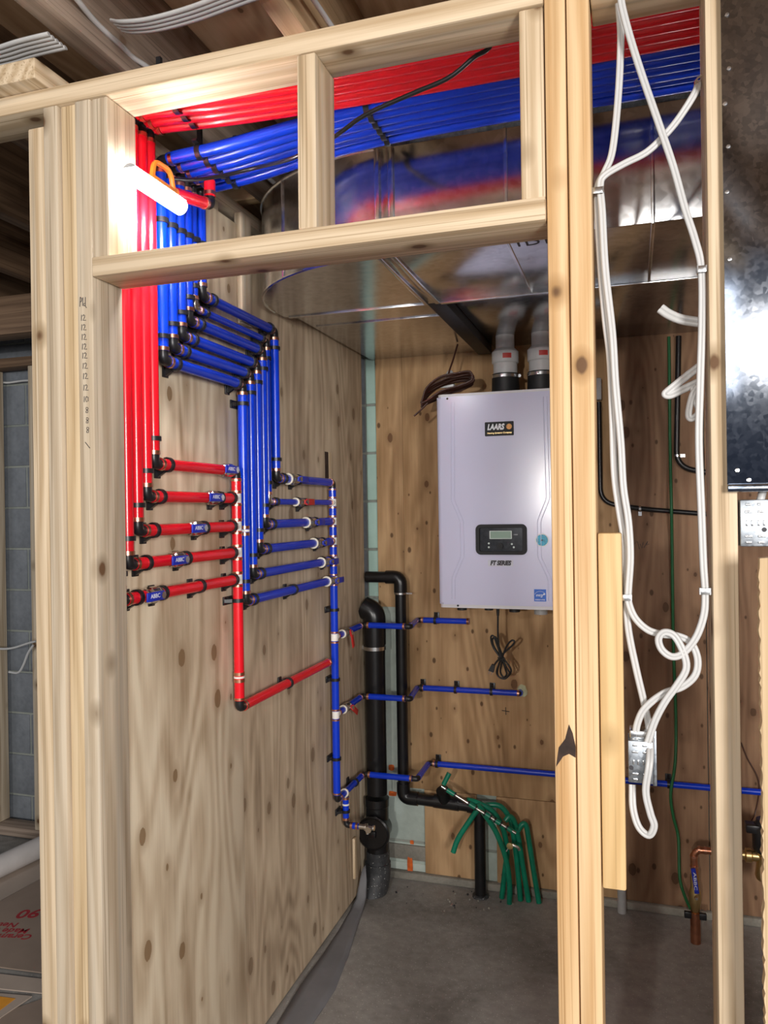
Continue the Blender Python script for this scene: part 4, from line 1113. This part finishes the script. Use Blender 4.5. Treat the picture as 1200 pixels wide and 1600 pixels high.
Y2 = 2.985; r2 = .0225
x2 = P(628.5, 1100, y=Y2).x
dp = thing('drain_pipe', 'thin black plastic drain pipe with elbows right of the thick stack', 'drain pipe', (x2, Y2, 0))
zt_, zl_ = P(625, 902, y=Y2).z, P(640, 1247, y=Y2).z
x3 = P(750, 1330, y=Y2).x
tube('pipe', [V((XW + .001, Y2, zt_)), V((x2 - .05, Y2, zt_))], r2, M['abs'], dp, 18)
tube('elbow', fillet([V((x2 - .06, Y2, zt_)), V((x2, Y2, zt_)), V((x2, Y2, zt_ - .06))], .035, 6), r2 + .0045, M['abs'], dp, 18)
tube('pipe', [V((x2, Y2, zt_ - .05)), V((x2, Y2, zl_ + .05))], r2, M['abs'], dp, 18)
bm = bmesh.new(); add_collar(bm, r2, r2 + .004, .007, 20, Matrix.Translation((x2, Y2, P(628, 927, y=Y2).z))); hb = obj('metal_strap', bm, M['steel'], dp)
bm = bmesh.new(); zz = P(628, 927, y=Y2).z; add_box(bm, (x2 + r2, Y2 - .004, zz - .003), (x2 + r2 + .026, Y2 + .004, zz + .003)); obj('strap_end', bm, M['steel'], hb, smooth=False)
tube('elbow', fillet([V((x2, Y2, zl_ + .06)), V((x2, Y2, zl_)), V((x2 + .06, Y2, zl_))], .04, 6), r2 + .0045, M['abs'], dp, 18)
tube('pipe', [V((x2 + .05, Y2, zl_)), V((x3, Y2, zl_ - .008))], r2, M['abs'], dp, 18)
xw_ = P(696, 1250, y=Y2).x
bm = bmesh.new(); add_tube(bm, [V((xw_ - .045, Y2, zl_)), V((xw_ + .055, Y2, zl_ - .004))], r2 + .0045, 18); add_tube(bm, [V((xw_, Y2, zl_)), V((xw_ - .004, Y2 - .03, zl_ + .055))], r2 + .003, 18); obj('wye', bm, M['abs'], dp)
tube('elbow', fillet([V((x3 - .045, Y2, zl_ - .006)), V((x3, Y2, zl_ - .008)), V((x3, Y2, zl_ - .055))], .025, 6), r2 + .0045, M['abs'], dp, 18)
tube('pipe', [V((x3, Y2, zl_ - .05)), V((x3, Y2, 0.004))], r2, M['abs'], dp, 18)
bm = bmesh.new(); add_lathe(bm, [(r2 + .010, .0), (r2 + .009, .006), (r2, .008)], 20, Matrix.Translation((x3, Y2, 0.001))); obj('foot_collar', bm, M['tar'], dp)

# ------------------------------------------------------------------ green hoses rising from the slab
def G(px, py, y): return P(px, py, y=y)
YG = 2.90
feet = [(796, 1412), (783, 1397), (812, 1392), (826, 1402), (842, 1397)]
paths = [
    ([(796, 1412), (796, 1380), (790, 1340), (775, 1300), (757, 1272), (748, 1258)], 'green hose rooted nearest the camera, curving up to the second connector'),
    ([(784, 1396), (789, 1360), (792, 1330), (786, 1295), (770, 1268), (745, 1254), (730, 1250)], 'green hose rooted leftmost in the slab, arching over to the left'),
    ([(813, 1392), (808, 1350), (803, 1310), (797, 1280), (782, 1260), (762, 1258), (748, 1264), (730, 1288), (715, 1312), (708, 1332)], 'green hose that arches over and hangs down left with an open end'),
    ([(826, 1402), (818, 1360), (812, 1320), (808, 1300), (803, 1282), (796, 1276), (789, 1283)], 'green hose standing fourth from the left, hooked over at its top'),
    ([(842, 1397), (833, 1355), (826, 1310), (822, 1290), (816, 1288), (809, 1298)], 'green hose rooted rightmost in the slab, bent over at its top'),
]
for k, (pp, lab) in enumerate(paths):
    y0 = P(*pp[0], z=0.0).y
    y1 = min(y0, 2.985) if k != 2 else 2.93
    pts = [P(px, py, y=min(y0, 2.99) + (YG - .02 + .022 * k - min(y0, 2.99)) * (i / (len(pp) - 1))) for i, (px, py) in enumerate(pp)]
    g = thing('green_hose', lab, 'hose', pts[0], 'green hoses coming out of the slab')
    pts[0].z = min(pts[0].z, 0.004)
    tube('hose', spline(pts, 6), .0105, M['green_hose'], g, 10)
    if k == 2: tube('hose_mouth', [pts[-1] + (pts[-1] - pts[-2]).normalized() * .001, pts[-1] + (pts[-1] - pts[-2]).normalized() * .0016], .0066, M['rubber'], g, 10)
mf = thing('hose_connector_chain', 'slanting chain of short green hose pieces joined by clear metal connectors', 'hose', G(748, 1262, YG - .03))
ca, cb = G(692, 1230, YG - .03), G(806, 1302, YG - .03)
dch = (cb - ca)
tube('hose_stub', [G(693, 1226, YG - .03), G(702, 1208, YG - .02)], .0095, M['green_hose'], mf, 10)
for a, b in ((.05, .17), (.36, .46), (.58, .66), (.72, .80), (.88, .95)): tube('hose_piece', [ca + dch * a, ca + dch * b], .0092, M['green_hose'], mf, 10)
for a, b in ((-.02, .05), (.17, .36), (.46, .58), (.66, .72), (.80, .88), (.95, 1.0)): tube('connector', [ca + dch * a, ca + dch * b], .0055, M['chrome'], mf, 10)
for a in (.05, .17, .36, .46, .58, .66, .72, .80, .88): link('clamp', ring_mesh(.0085, 'black', .006), mf, frame(ca + dch * a, dch))
bv = thing('brass_gauge_valve', 'small brass valve wired onto the green hoses', 'valve', G(797, 1322, YG - .02))
bc = G(797, 1321, YG - .022)
bm = bmesh.new(); add_lathe(bm, [(.010, -.004), (.012, 0), (.012, .008), (0, .010)], 14, facing(bc)); obj('body', bm, M['brass'], bv)
bm = bmesh.new(); add_tube(bm, [bc, bc + V((-.014, -.004, -.022))], .003, 8); obj('lever', bm, M['chrome'], bv)
bm = bmesh.new(); add_tube(bm, [bc + V((.006, 0, .004)), bc + V((.030, 0, -.004)), bc + V((.034, 0, -.014))], .0055, 8); obj('outlet', bm, M['chrome'], bv)

# ------------------------------------------------------------------ right-hand stud bay: white cables
YC = 1.285
def ribbon(bm, pts, w=.0042, nrm=(0, 1, 0)):
    """flat two-conductor sheath: two lobes side by side in the bay plane"""
    pts = spline(pts, 6); k = len(pts); nrm = V(nrm)
    for s_ in (-1, 1):
        q = []
        for i in range(k):
            t_ = (pts[min(i + 1, k - 1)] - pts[max(i - 1, 0)]).normalized()
            q.append(pts[i] + t_.cross(nrm).normalized() * s_ * w * .78)
        add_tube(bm, q, w, 8)
def cable(label, pp, dy=0.0, w=.0032, loc=None, y=YC, group='white cables in the right stud bay'):
    pts = [P(a[0], a[1], y=y + (a[2] if len(a) > 2 else dy)) for a in pp]
    t = thing('white_cable', label, 'cable', pts[0], group)
    bm = bmesh.new(); ribbon(bm, pts, w); obj('sheath', bm, M['nm'], t, ang=60)
    return t
cable('white cable dropping from the plate hole along the left stud to the metal box below',
      [(966, -14), (967, 10), (970, 60), (966, 150), (957, 235), (945, 268), (934, 292), (934, 330), (939, 420), (946, 500), (953, 560), (957, 650), (960, 740), (968, 800), (976, 850), (977, 900), (978, 935), (982, 985), (994, 1045), (1008, 1105), (1015, 1145), (1015, 1190, -.036), (1009, 1235, -.036), (1016, 1270, -.036), (1022, 1290, -.034), (1014, 1305, -.030), (998, 1292, -.026), (989, 1262, -.020), (988, 1226, -.010)], 0.0)
cable('white cable sagging from the bracket at upper right to a knot above the box',
      [(1091, 128, .03), (1086, 145), (1062, 183), (1040, 210), (1010, 238), (975, 256), (945, 274), (938, 290), (941, 330), (946, 420), (957, 520), (962, 600), (970, 690), (974, 760), (982, 815), (985, 870), (982, 920), (982, 940), (992, 965), (1012, 984), (1035, 991), (1060, 994), (1080, 1005), (1090, 1030), (1086, 1055), (1066, 1073), (1036, 1084), (1008, 1106), (996, 1130), (992, 1158)], -.012)
cable('long white cable slanting from the plate hole to the right stud, then knotted',
      [(970, -14), (972, 10), (985, 60), (1004, 120), (1030, 195), (1052, 260), (1070, 325), (1086, 375), (1096, 420), (1097, 500), (1094, 600), (1092, 690), (1096, 800), (1099, 880), (1102, 925), (1100, 960), (1088, 995), (1068, 1020), (1050, 1026), (1034, 1015), (1029, 998), (1038, 988), (1054, 994), (1068, 1020), (1072, 1045), (1058, 1070), (1040, 1095), (1024, 1125), (1012, 1160)], -.024)
cable('short white cable stub poking left out of the right stud at lamp height', [(1032, 482, .03), (1045, 491, .028), (1065, 499, .024), (1096, 504, .02)], w=.0045)
cable('white cable folded in a pointed loop beside the right stud', [(1096, 570, .03), (1070, 590, .03), (1044, 611, .03), (1040, 616, .03), (1048, 617, .03), (1070, 607, .03), (1096, 595, .03)], w=.0036)
cable('small white cable loop hanging below the pointed one', [(1092, 602, .02), (1082, 618, .02), (1076, 645, .02), (1079, 654, .02), (1088, 650, .02), (1092, 640, .02), (1085, 620, .022), (1084, 606, .022)], w=.0030)
def staple(name, label, px, py, dy, w=.020, h=.010):
    c = P(px, py, y=YC + dy)
    t = thing(name, label, 'staple', c, 'metal cable staples')
    bm = bmesh.new(); add_box(bm, c + V((-w / 2, -.001, -h / 2)), c + V((w / 2, .001, h / 2)), .0008)
    add_box(bm, c + V((-w / 2 - .001, -.001, -h / 2)), c + V((-w / 2 + .001, .014, h / 2))); add_box(bm, c + V((w / 2 - .001, -.001, -h / 2)), c + V((w / 2 + .001, .014, h / 2)))
    obj('band', bm, M['steel'], t)
staple('cable_staple', 'metal staple holding two white cables high on the left stud', 934, 297, -.020, .016)
staple('cable_staple', 'metal staple holding two white cables halfway down the left stud', 979, 934, -.020, .014)
staple('cable_staple', 'metal staple holding the slanting cable high on the right stud', 1097, 420, -.032, .012)
staple('cable_staple', 'shiny metal staple holding the cable halfway down the right stud', 1102, 924, -.032, .014)
bk = thing('cable_bracket', 'bent shiny wire bracket at the top of the right stud', 'bracket', P(1092, 124, y=1.30))
tube('wire', [P(1100, 116, y=1.29), P(1090, 122, y=1.29), P(1086, 128, y=1.29), P(1087, 136, y=1.29)], .0016, M['chrome'], bk, 6)

# galvanized electrical boxes --------------------------------------
def ebox(label, px0, py0, px1, py1, y, depth=.045, flange=None):
    a, b = P(px0, py0, y=y), P(px1, py1, y=y)
    x0, x1, z1, z0 = a.x, b.x, a.z, b.z
    t = thing('electrical_box', label, 'electrical box', ((x0 + x1) / 2, y, z0), 'galvanized electrical boxes')
    bm = bmesh.new(); add_box(bm, (x0, y, z0), (x1, y + depth, z1), .0015); bd = obj('body', bm, M['box_steel'], t)
    w_, h_ = x1 - x0, z1 - z0
    for u, v_, sw in ((.28, .90, .2), (.68, .90, .2), (.28, .74, .26), (.72, .74, .26), (.28, .22, .26), (.72, .22, .26), (.28, .09, .2), (.7, .09, .2)):
        bm = bmesh.new(); c = V((x0 + w_ * u, y, z0 + h_ * v_)); add_box(bm, c + V((-w_ * sw / 2, -.0016, -.0016)), c + V((w_ * sw / 2, .001, .0016)), .0007); obj('embossed_slot', bm, M['steel'], t)
    for u in (.22, .40, .62, .80):
        bm = bmesh.new(); c = V((x0 + w_ * u, y, z0 + h_ * .5)); add_box(bm, c + V((-.0014, -.0016, -h_ * .06)), c + V((.0014, .001, h_ * .06)), .0006); obj('embossed_slot', bm, M['steel'], t)
    bm = bmesh.new(); add_lathe(bm, [(.0035, 0), (.0035, .0006), (0, .0006)], 12, facing((x0 + w_ * flange_hole, y - .0001, z0 + h_ * .36))); obj('knockout', bm, M['ink'], t)
    return t, x0, x1, z0, z1
flange_hole = .12
t, x0, x1, z0, z1 = ebox('galvanized electrical box with cables entering, fixed beside the yellow pine cleat', 981, 1157, 1021, 1226, 1.262)
bm = bmesh.new(); add_box(bm, (x1, 1.262 + .028, z0 - .012), (x1 + .006, 1.262 + .046, z1 + .010), .001); obj('flange', bm, M['box_steel'], t)
bm = bmesh.new(); add_box(bm, (x0 + .002, 1.262 + .008, z1 - .001), (x1 - .002, 1.262 + .042, z1 + .014), .003); obj('clamp_bar', bm, M['steel'], t)
flange_hole = .80
t, x0, x1, z0, z1 = ebox('galvanized electrical box at the right edge just below the metal sheet', 1156, 781, 1204, 854, 1.262)
bm = bmesh.new(); c = P(1188, 772, y=1.28); tube('cable_stub', [V((c.x, 1.285, z1 - .004)), V((c.x + .004, 1.285, z1 + .012)), V((c.x + .006, 1.29, z1 + .03))], .006, M['nm'], t, 8)

# galvanized sheet on the right -----------------------------------
ps = thing('metal_sheet', 'scratched blue grey galvanized sheet nailed over the right studs', 'sheet metal', (1.4, 1.235, 1.5))
px0_ = P(1132.5, 500, y=1.236).x; pz0 = P(1135, 757, y=1.236).z; pzl = P(1135, 769, y=1.236).z
bm = bmesh.new(); add_box(bm, (px0_, 1.2345, pz0), (1.72, 1.2365, 2.415), .0004); obj('panel', bm, M['sheet'], ps)
bm = bmesh.new(); add_box(bm, (px0_, 1.2300, pzl), (1.72, 1.2370, pz0), .0015); obj('folded_lip', bm, M['sheet'], ps)
for px, py in ((1134, 23), (1137, 107), (1131, 162), (1136, 229), (1134, 300), (1138, 405), (1150, 735), (1168, 750)):
    c = P(px + 2, py, y=1.2343); bm = bmesh.new(); add_lathe(bm, [(.0035, 0), (.0028, .0012), (0, .0016)], 10, facing(c)); obj('nail_head', bm, M['steel'], ps)

# things on the back wall seen through the right bay ---------------
def Wb(px, py, d=.016): return P(px, py, y=YW - d)
cn1 = thing('black_conduit', 'black cable bending from the grey box across to the right on the back wall', 'cable', Wb(935, 700), 'black cables on the back wall')
tube('cable', fillet([Wb(936, 628), Wb(937, 740), Wb(939, 785), Wb(1000, 795), Wb(1140, 806)], .06, 7), .009, M['cord'], cn1, 10)
cn2 = thing('black_conduit', 'black cable dropping behind the pointed white loop and turning right', 'cable', Wb(1058, 700), 'black cables on the back wall')
tube('cable', fillet([V((Wb(1060, 500).x, YW - .016, 2.126)), Wb(1058, 620), Wb(1057, 730), Wb(1140, 744)], .06, 7), .010, M['cord'], cn2, 10)
for root, (px, py), ax_ in ((cn1, (1000, 795), XA), (cn2, (1058, 712), ZA)):
    c = Wb(px, py)
    bm = bmesh.new(); add_collar(bm, .009, .0115, .008, 14, frame(c, ax_)); add_box(bm, c + V((-.006 if ax_ == XA else .010, .009, -.026 if ax_ == XA else -.006)), c + V((.006 if ax_ == XA else .028, .012, -.010 if ax_ == XA else .006))); obj('clamp', bm, M['steel'], root)
gb = thing('grey_box', 'small grey junction box on the back wall right of the boiler', 'junction box', Wb(930, 610))
bm = bmesh.new(); a, b = Wb(905, 592, .05), Wb(940, 624, .05); add_box(bm, (a.x, YW - .05, b.z), (b.x, YW - .001, a.z), .004); obj('body', bm, M['grey_pvc'], gb)
c = Wb(937, 639, .012); bm = bmesh.new(); add_collar(bm, .006, .010, .012, 12, frame(c, ZA)); obj('gland', bm, M['steel'], gb)
gw = thing('green_wire', 'thin green ground wire running down the back wall to the copper pipe', 'wire', Wb(1047, 700))
tube('wire', spline([V((Wb(1045, 510).x, YW - .008, 2.128)), Wb(1046, 600, .012), Wb(1047, 700, .014), Wb(1049, 790, .036), Wb(1050, 850, .020), Wb(1052, 1000, .010), Wb(1056, 1120, .012), Wb(1055, 1190, .046), Wb(1048, 1240, .056), Wb(1052, 1275, .058), Wb(1060, 1310, .06), Wb(1062, 1370, .10), Wb(1070, 1400, .14), P(1079, 1420, y=2.866)], 6), .0055, M['green_wire'], gw, 8)
bw_ = thing('brown_wire', 'thin brown wire hanging on the back wall at the right edge', 'wire', Wb(1175, 1200))
tube('wire', spline([Wb(1158, 1160, .006), Wb(1168, 1185, .006), Wb(1184, 1215, .008), Wb(1186, 1240, .006), Wb(1180, 1270, .006), Wb(1174, 1283, .03)], 5), .002, M['brown_wire'], bw_, 6)
gc = thing('grey_conduit_stub', 'short grey conduit stub rising from the slab behind the yellow pine cleat', 'conduit', P(972, 1424, z=0))
c = P(972, 1426, z=0); tube('pipe', [V((c.x, c.y, .001)), V((c.x, c.y, .16))], .016, M['grey_pvc'], gc, 14)
ol = thing('wall_writing', 'faint pencil scribble on the brown plywood beside the white cables', 'writing', Wb(1000, 850, 0))
for a in ([(988, 852), (996, 846), (999, 858)], [(1000, 850), (1003, 857), (1005, 847)], [(1006, 856), (1012, 846), (1010, 852), (1014, 850)]):
    tube('pen_stroke', [Wb(px, py, .0004) for px, py in a], .0010, M['ink'], ol, 5)
pm = thing('plus_mark', 'hand drawn plus sign on the back plywood below the middle blue pipe', 'writing', Wb(790, 1111, 0))
tube('pen_stroke', [Wb(784, 1110, .0004), Wb(796, 1112, .0004)], .0014, M['ink'], pm, 5)
tube('pen_stroke', [Wb(790, 1105, .0004), Wb(790.5, 1117, .0004)], .0014, M['ink'], pm, 5)

# water service: copper pipe with blue lever and brass backflow device
fc = P(1087, 1473, z=0); YU = fc.y
U = lambda px, py, dy=0.0: P(px, py, y=YU + dy)
cu_ = thing('copper_service_pipe', 'copper water pipe with blue lever valve rising from the slab', 'pipe', fc)
ux = fc.x
tube('riser', [V((ux, YU, .001)), V((ux, YU, U(1087, 1425).z))], .017, M['copper_pipe'], cu_, 18)
bm = bmesh.new(); add_lathe(bm, [(.013, U(1087, 1425).z), (.017, U(1087, 1420).z), (.020, U(1087, 1408).z), (.020, U(1087, 1395).z), (.014, U(1087, 1385).z), (.016, U(1087, 1370).z), (.012, U(1087, 1365).z)], 12, Matrix.Translation((ux, YU, 0))); va = obj('valve_body', bm, M['brass'], cu_)
l0, l1 = U(1083, 1357, -.035), U(1089, 1396, -.035)
bm = bmesh.new(); add_tube(bm, [l0, l1], .0075, 8, flat=(1.0, .45), nrm=(0, 1, 0)); lv = obj('lever', bm, M['lever_blue'], va)
text('lever_print', 'ABBC', .013, M['print_white'], va, Matrix.Translation((l0 + l1) / 2 + V((0, -.0040, 0))) @ FACE @ Matrix.Rotation(-math.pi / 2 + .06, 4, 'Z'), extrude=.0001, width=.06)
bm = bmesh.new(); c = U(1088, 1402, -.022); add_lathe(bm, [(.007, -.02), (.007, .008), (.005, .012), (0, .012)], 6, facing(c)); obj('stem_nut', bm, M['chrome'], va)
zt_ = U(1085, 1327).z
xe_ = U(1158, 1323).x
tube('pipe', fillet([V((ux, YU, U(1087, 1366).z)), V((ux - .004, YU, zt_)), V((xe_, YU, zt_))], .035, 7), .0115, M['copper_pipe'], cu_, 14)
for px in (1092, 1102, 1112): link('solder_ring', ring_mesh(.0118, 'copper', .008), cu_, frame((U(px, 1325).x, YU, zt_), XA))
for py in (1338, 1354): link('solder_ring', ring_mesh(.0118, 'copper', .008), cu_, frame((ux - .002, YU, U(1085, py).z), ZA))
for s_ in (-1, 1):
    bm = bmesh.new(); c = V((ux + s_ * .024, YU - .004, U(1087, 1430).z)); add_box(bm, c + V((-.012, -.008, -.010)), c + V((.012, .008, .012)), .003); obj('ground_clamp', bm, M['black'], cu_)
bf = thing('backflow_valve', 'brass meter valve with black head at the right edge by the slab', 'valve', V((xe_ + .03, YU, 0.2)))
bm = bmesh.new(); add_lathe(bm, [(.013, 0), (.016, .004), (.016, .03), (.024, .034), (.024, .05), (.018, .054), (.018, .075), (.036, .085), (.036, .16), (.018, .17), (.018, .22)], 14, frame((xe_ - .02, YU, zt_), XA)); obj('body', bm, M['brass'], bf)
c = V((U(1196, 1323).x, YU, zt_)); bm = bmesh.new(); add_lathe(bm, [(.030, -.075), (.034, -.06), (.030, -.03), (.028, .0), (.030, .02)], 12, Matrix.Translation(c)); obj('bonnet', bm, M['brass'], bf)
bm = bmesh.new(); add_lathe(bm, [(.034, .018), (.040, .03), (.042, .10), (.030, .118), (.028, .128), (0, .128)], 16, Matrix.Translation(c)); hd = obj('head', bm, M['black'], bf)
bm = bmesh.new(); add_box(bm, c + V((-.062, -.03, .085)), c + V((-.02, .02, .112)), .004); obj('side_knob', bm, M['black'], hd)
bm = bmesh.new(); add_box(bm, c + V((-.016, -.0435, .045)), c + V((.02, -.0405, .075))); obj('yellow_tag', bm, M['yellow'], hd, smooth=False)

# ------------------------------------------------------------------ grey foam strip along the floor joint
fm = thing('foam_strip', 'loose grey foam strip lying along the floor and curling up by the stack', 'foam strip', (.02, 2.4, 0))
bm = bmesh.new()
prof = [(0.30, 1.50), (.0, 1.75), (0, 2.0), (0, 2.2), (0, 2.4), (0, 2.6), (0, 2.72)]
rows = []
edge = [(300, 1770), (432, 1600), (470, 1540), (505, 1490), (530, 1450), (548, 1420)]
outer = [(360, 1770), (488, 1600), (524, 1545), (545, 1490), (556, 1455), (566, 1425)]
for (a, b_) in zip(edge, outer):
    p, q = P(*a, z=.004), P(*b_, z=.004)
    rows.append([p.lerp(q, u) + V((0, 0, .004 * math.sin(u * 3.1 + p.y * 9))) for u in (0, .25, .5, .75, 1)])
# the end that stands up against the stack
for k, (a, b_, zz) in enumerate((((556, 1404), (572, 1402), .06), ((561, 1380), (573, 1376), .12), ((566, 1358), (571, 1352), .17))):
    yy = 2.80 + .006 * k
    p, q = P(*a, y=yy), P(*b_, y=yy + .005)
    rows.append([p.lerp(q, u) for u in (0, .25, .5, .75, 1)])
vv = [[bm.verts.new(p) for p in r] for r in rows]
for i in range(len(vv) - 1):
    for j in range(4): bm.faces.new((vv[i][j], vv[i + 1][j], vv[i + 1][j + 1], vv[i][j + 1]))
o = obj('strip', bm, M['foam'], fm, ang=80)
sm = o.modifiers.new('thickness', 'SOLIDIFY'); sm.thickness = .003; sm.offset = 1
# loose strip of timber leaning in the corner by the low plywood edge
ls = thing('wood_lath', 'narrow pale wood lath standing upright in the corner left of the stack', 'lath', P(556, 1370, x=XW + .008))
a, b_ = P(556, 1372, x=XW + .010), P(556, 1308, x=XW + .010)
upright('lath', XW + .001, XW + .013, a.y - .012, a.y + .012, max(.005, a.z), b_.z, M['stud_pale'], ls)
# bits of rubble on the slab
for k in range(46):
    px, py = rnd.uniform(610, 860), rnd.uniform(1380, 1425)
    p = P(px, py, z=0)
    if p.y > YW - .04: continue
    r_ = rnd.uniform(.002, .0055)
    bm = bmesh.new(); bmesh.ops.create_icosphere(bm, subdivisions=1, radius=r_)
    for v in bm.verts: v.co = v.co * rnd.uniform(.6, 1.2) + V((p.x, p.y, r_ * .5))
    tag(obj('rubble_chip', bm, M['raw'] if k % 3 else M['ink'], None, smooth=False), 'small crumb of rubble on the slab near the back wall', 'rubble', 'rubble crumbs on the slab')

# ------------------------------------------------------------------ ceiling cables at upper left
def ccable(label, pp, w, lanes, group='white cables under the joists', name='ceiling_cable', zoff=0.0):
    t = thing(name, label, 'cable', pp[0], group)
    pts = spline(pp, 6)
    for l in range(lanes):
        bm = bmesh.new()
        q = [p + V((0, (l - (lanes - 1) / 2) * w * 1.75, 0)) for p in pts]
        add_tube(bm, q, w, 8, flat=(1.0, .55), nrm=(0, 0, 1)); obj('sheath', bm, M['nm'], t, ang=60)
zc0 = 2.413
ccable('bundle of flat white cables sagging between the joists at the top of the picture', [P(184, 40, z=2.45), P(200, 42, z=2.43), P(240, 38, z=2.42), P(300, 22, z=2.42), P(360, 0, z=2.42), P(420, -22, z=2.42), P(520, -60, z=2.43)], .0062, 4)
ccable('bundle of flat white cables stapled under the grey joist at upper left', [P(-80, 105, z=2.412), P(0, 88, z=2.412), P(40, 76, z=2.412), P(72, 68, z=2.412), P(90, 64, z=2.414)], .0065, 5)
y0_, y1_ = P(110, -14, z=2.50), P(232, 106, z=2.40)
t = thing('ceiling_cable', 'single white cable running back beside the dark joist at upper left', 'cable', y0_, 'white cables under the joists')
tube('sheath', spline([P(110, -14, z=2.46), P(150, 35, z=2.46), P(190, 72, z=2.46), P(208, 90, z=2.46), P(232, 106, z=2.46), P(262, 132, z=2.46)], 5), .0055, M['nm'], t, 8)
t = thing('ceiling_cable', 'short white cable seen past the blue pipes above the duct elbow', 'cable', P(410, 270, z=2.44), 'white cables under the joists')
tube('sheath', [P(396, 258, z=2.45), P(428, 286, z=2.45), P(450, 304, z=2.45)], .006, M['nm'], t, 8)
t = thing('ceiling_cable', 'single white cable running back along the newer joist near the top centre', 'cable', P(490, 10, z=2.46), 'white cables under the joists')
tube('sheath', [P(470, -30, z=2.46), P(520, 44, z=2.46), P(560, 100, z=2.46)], .0055, M['nm'], t, 8)

# ------------------------------------------------------------------ the basement beyond, at the left edge
bgx0, bgx1 = P(53, 900, y=2.95).x, P(60, 900, y=2.95).x
fw_ = setting('wall_far_framing', (-1.7, 2.95, 0))
upright('stud', bgx0, bgx0 + .040, 2.93, 3.02, .05, 2.20, M['stud_grey'], fw_)
xs_ = P(-7, 900, y=2.95).x
upright('stud', xs_ - .045, xs_ - .003, 2.93, 3.02, .05, 2.20, M['stud_grey'], fw_)
along_x('top_plate', -3.4, -.16, 2.93, 3.02, 2.201, 2.245, M['joist_old'], fw_)
along_x('beam', -3.4, -.16, 2.60, 2.70, 2.26, 2.419, M['joist_old'], fw_)
along_x('bottom_plate', -3.4, -.16, 2.93, 3.02, .005, .049, M['joist_grey'], fw_)
t = thing('white_foam_roll', 'long white foam roll lying on the floor against the far framing', 'foam roll', P(20, 1345, z=0), None)
a, b_ = P(-40, 1372, z=.05), P(75, 1318, z=.05)
tube('roll', [a, a.lerp(b_, .5), b_], .045, M['white_roll'], t, 20)
def bgcable(label, pp):
    t = thing('basement_cable', label, 'cable', pp[0], 'white cables on the far grey wall')
    tube('sheath', spline(pp, 5), .005, M['nm'], t, 6)
bgcable('thin white cable strung across the grey block wall high up', [P(-10, 594, y=3.03), P(10, 598, y=3.03), P(35, 595, y=3.03), P(58, 594, y=3.03)])
bgcable('thin white cable across the grey block wall at mid height', [P(-10, 1012, y=2.90), P(5, 1014, y=2.90), P(22, 1012, y=2.90), P(44, 1005, y=2.90), P(56, 1002, y=2.90)])
bgcable('white cable curving down in a loop on the grey block wall', [P(52, 1008, y=2.88), P(44, 1020, y=2.88), P(36, 1040, y=2.88), P(28, 1051, y=2.88), P(14, 1050, y=2.88)])
t = thing('blue_ceiling_pipe', 'blue pipe end in the dark ceiling corner at far left', 'pipe', P(0, 240, y=2.2))
tube('pipe', [P(-60, 226, y=2.2), P(10, 241, y=2.2), P(36, 248, y=2.2)], .016, M['blue'], t, 10)
# cardboard sheets spread on the floor
cb = [([(-60, 1376), (62, 1340), (66, 1372), (-60, 1440)], .004, 'cardboard_light', 'pale cardboard sheet on the floor nearest the foam roll'),
      ([(-80, 1452), (66, 1372), (72, 1520), (-80, 1500)], .009, 'cardboard', 'cardboard sheet with red printing on the basement floor'),
      ([(-80, 1512), (72, 1530), (74, 1552), (-80, 1536)], .006, 'cardboard_light', 'narrow cardboard flap in front of the printed sheet'),
      ([(-80, 1545), (50, 1556), (0, 1590), (-80, 1600)], .007, 'cardboard_light', 'pale cardboard piece on the floor at the lower left'),
      ([(-80, 1612), (78, 1556), (84, 1680), (-80, 1680)], .004, 'cardboard', 'dark cardboard sheet at the bottom left corner')]
for pp, h_, mt, lab in cb:
    pts = [P(a, b, z=h_) for a, b in pp]
    t = thing('cardboard_sheet', lab, 'cardboard', pts[0], 'cardboard sheets on the basement floor')
    bm = bmesh.new(); add_prism(bm, [(p.x, p.y) for p in pts], h_ - .004, h_); sh = obj('sheet', bm, M[mt], t, smooth=False)
    if 'red printing' in lab:
        def flr(px, py, rz): p = P(px, py, z=h_ + .0003); return Matrix.Translation(p) @ Matrix.Rotation(rz, 4, 'Z')
        text('box_print', '90', .085, M['print_red'], t, flr(47, 1427, math.pi + .35), .1, .002, .0002)
        for k, s_ in enumerate(('Ceramic', 'Made in', 'Net')):
            text('box_print', s_, .045, M['print_red'], t, flr(17 - k * 2, 1463 - k * 9, math.pi + .25), .1, .001, .0002)
t = thing('orange_label', 'bright orange label on the cardboard at the bottom left corner', 'label', P(8, 1570, z=.01), None)
pts = [P(a, b, z=.0086) for a, b in ((-30, 1553), (24, 1560), (0, 1578), (-30, 1584))]
bm = bmesh.new(); add_prism(bm, [(p.x, p.y) for p in pts], .0074, .0086); obj('sticker', bm, M['label_orange'], t, smooth=False)
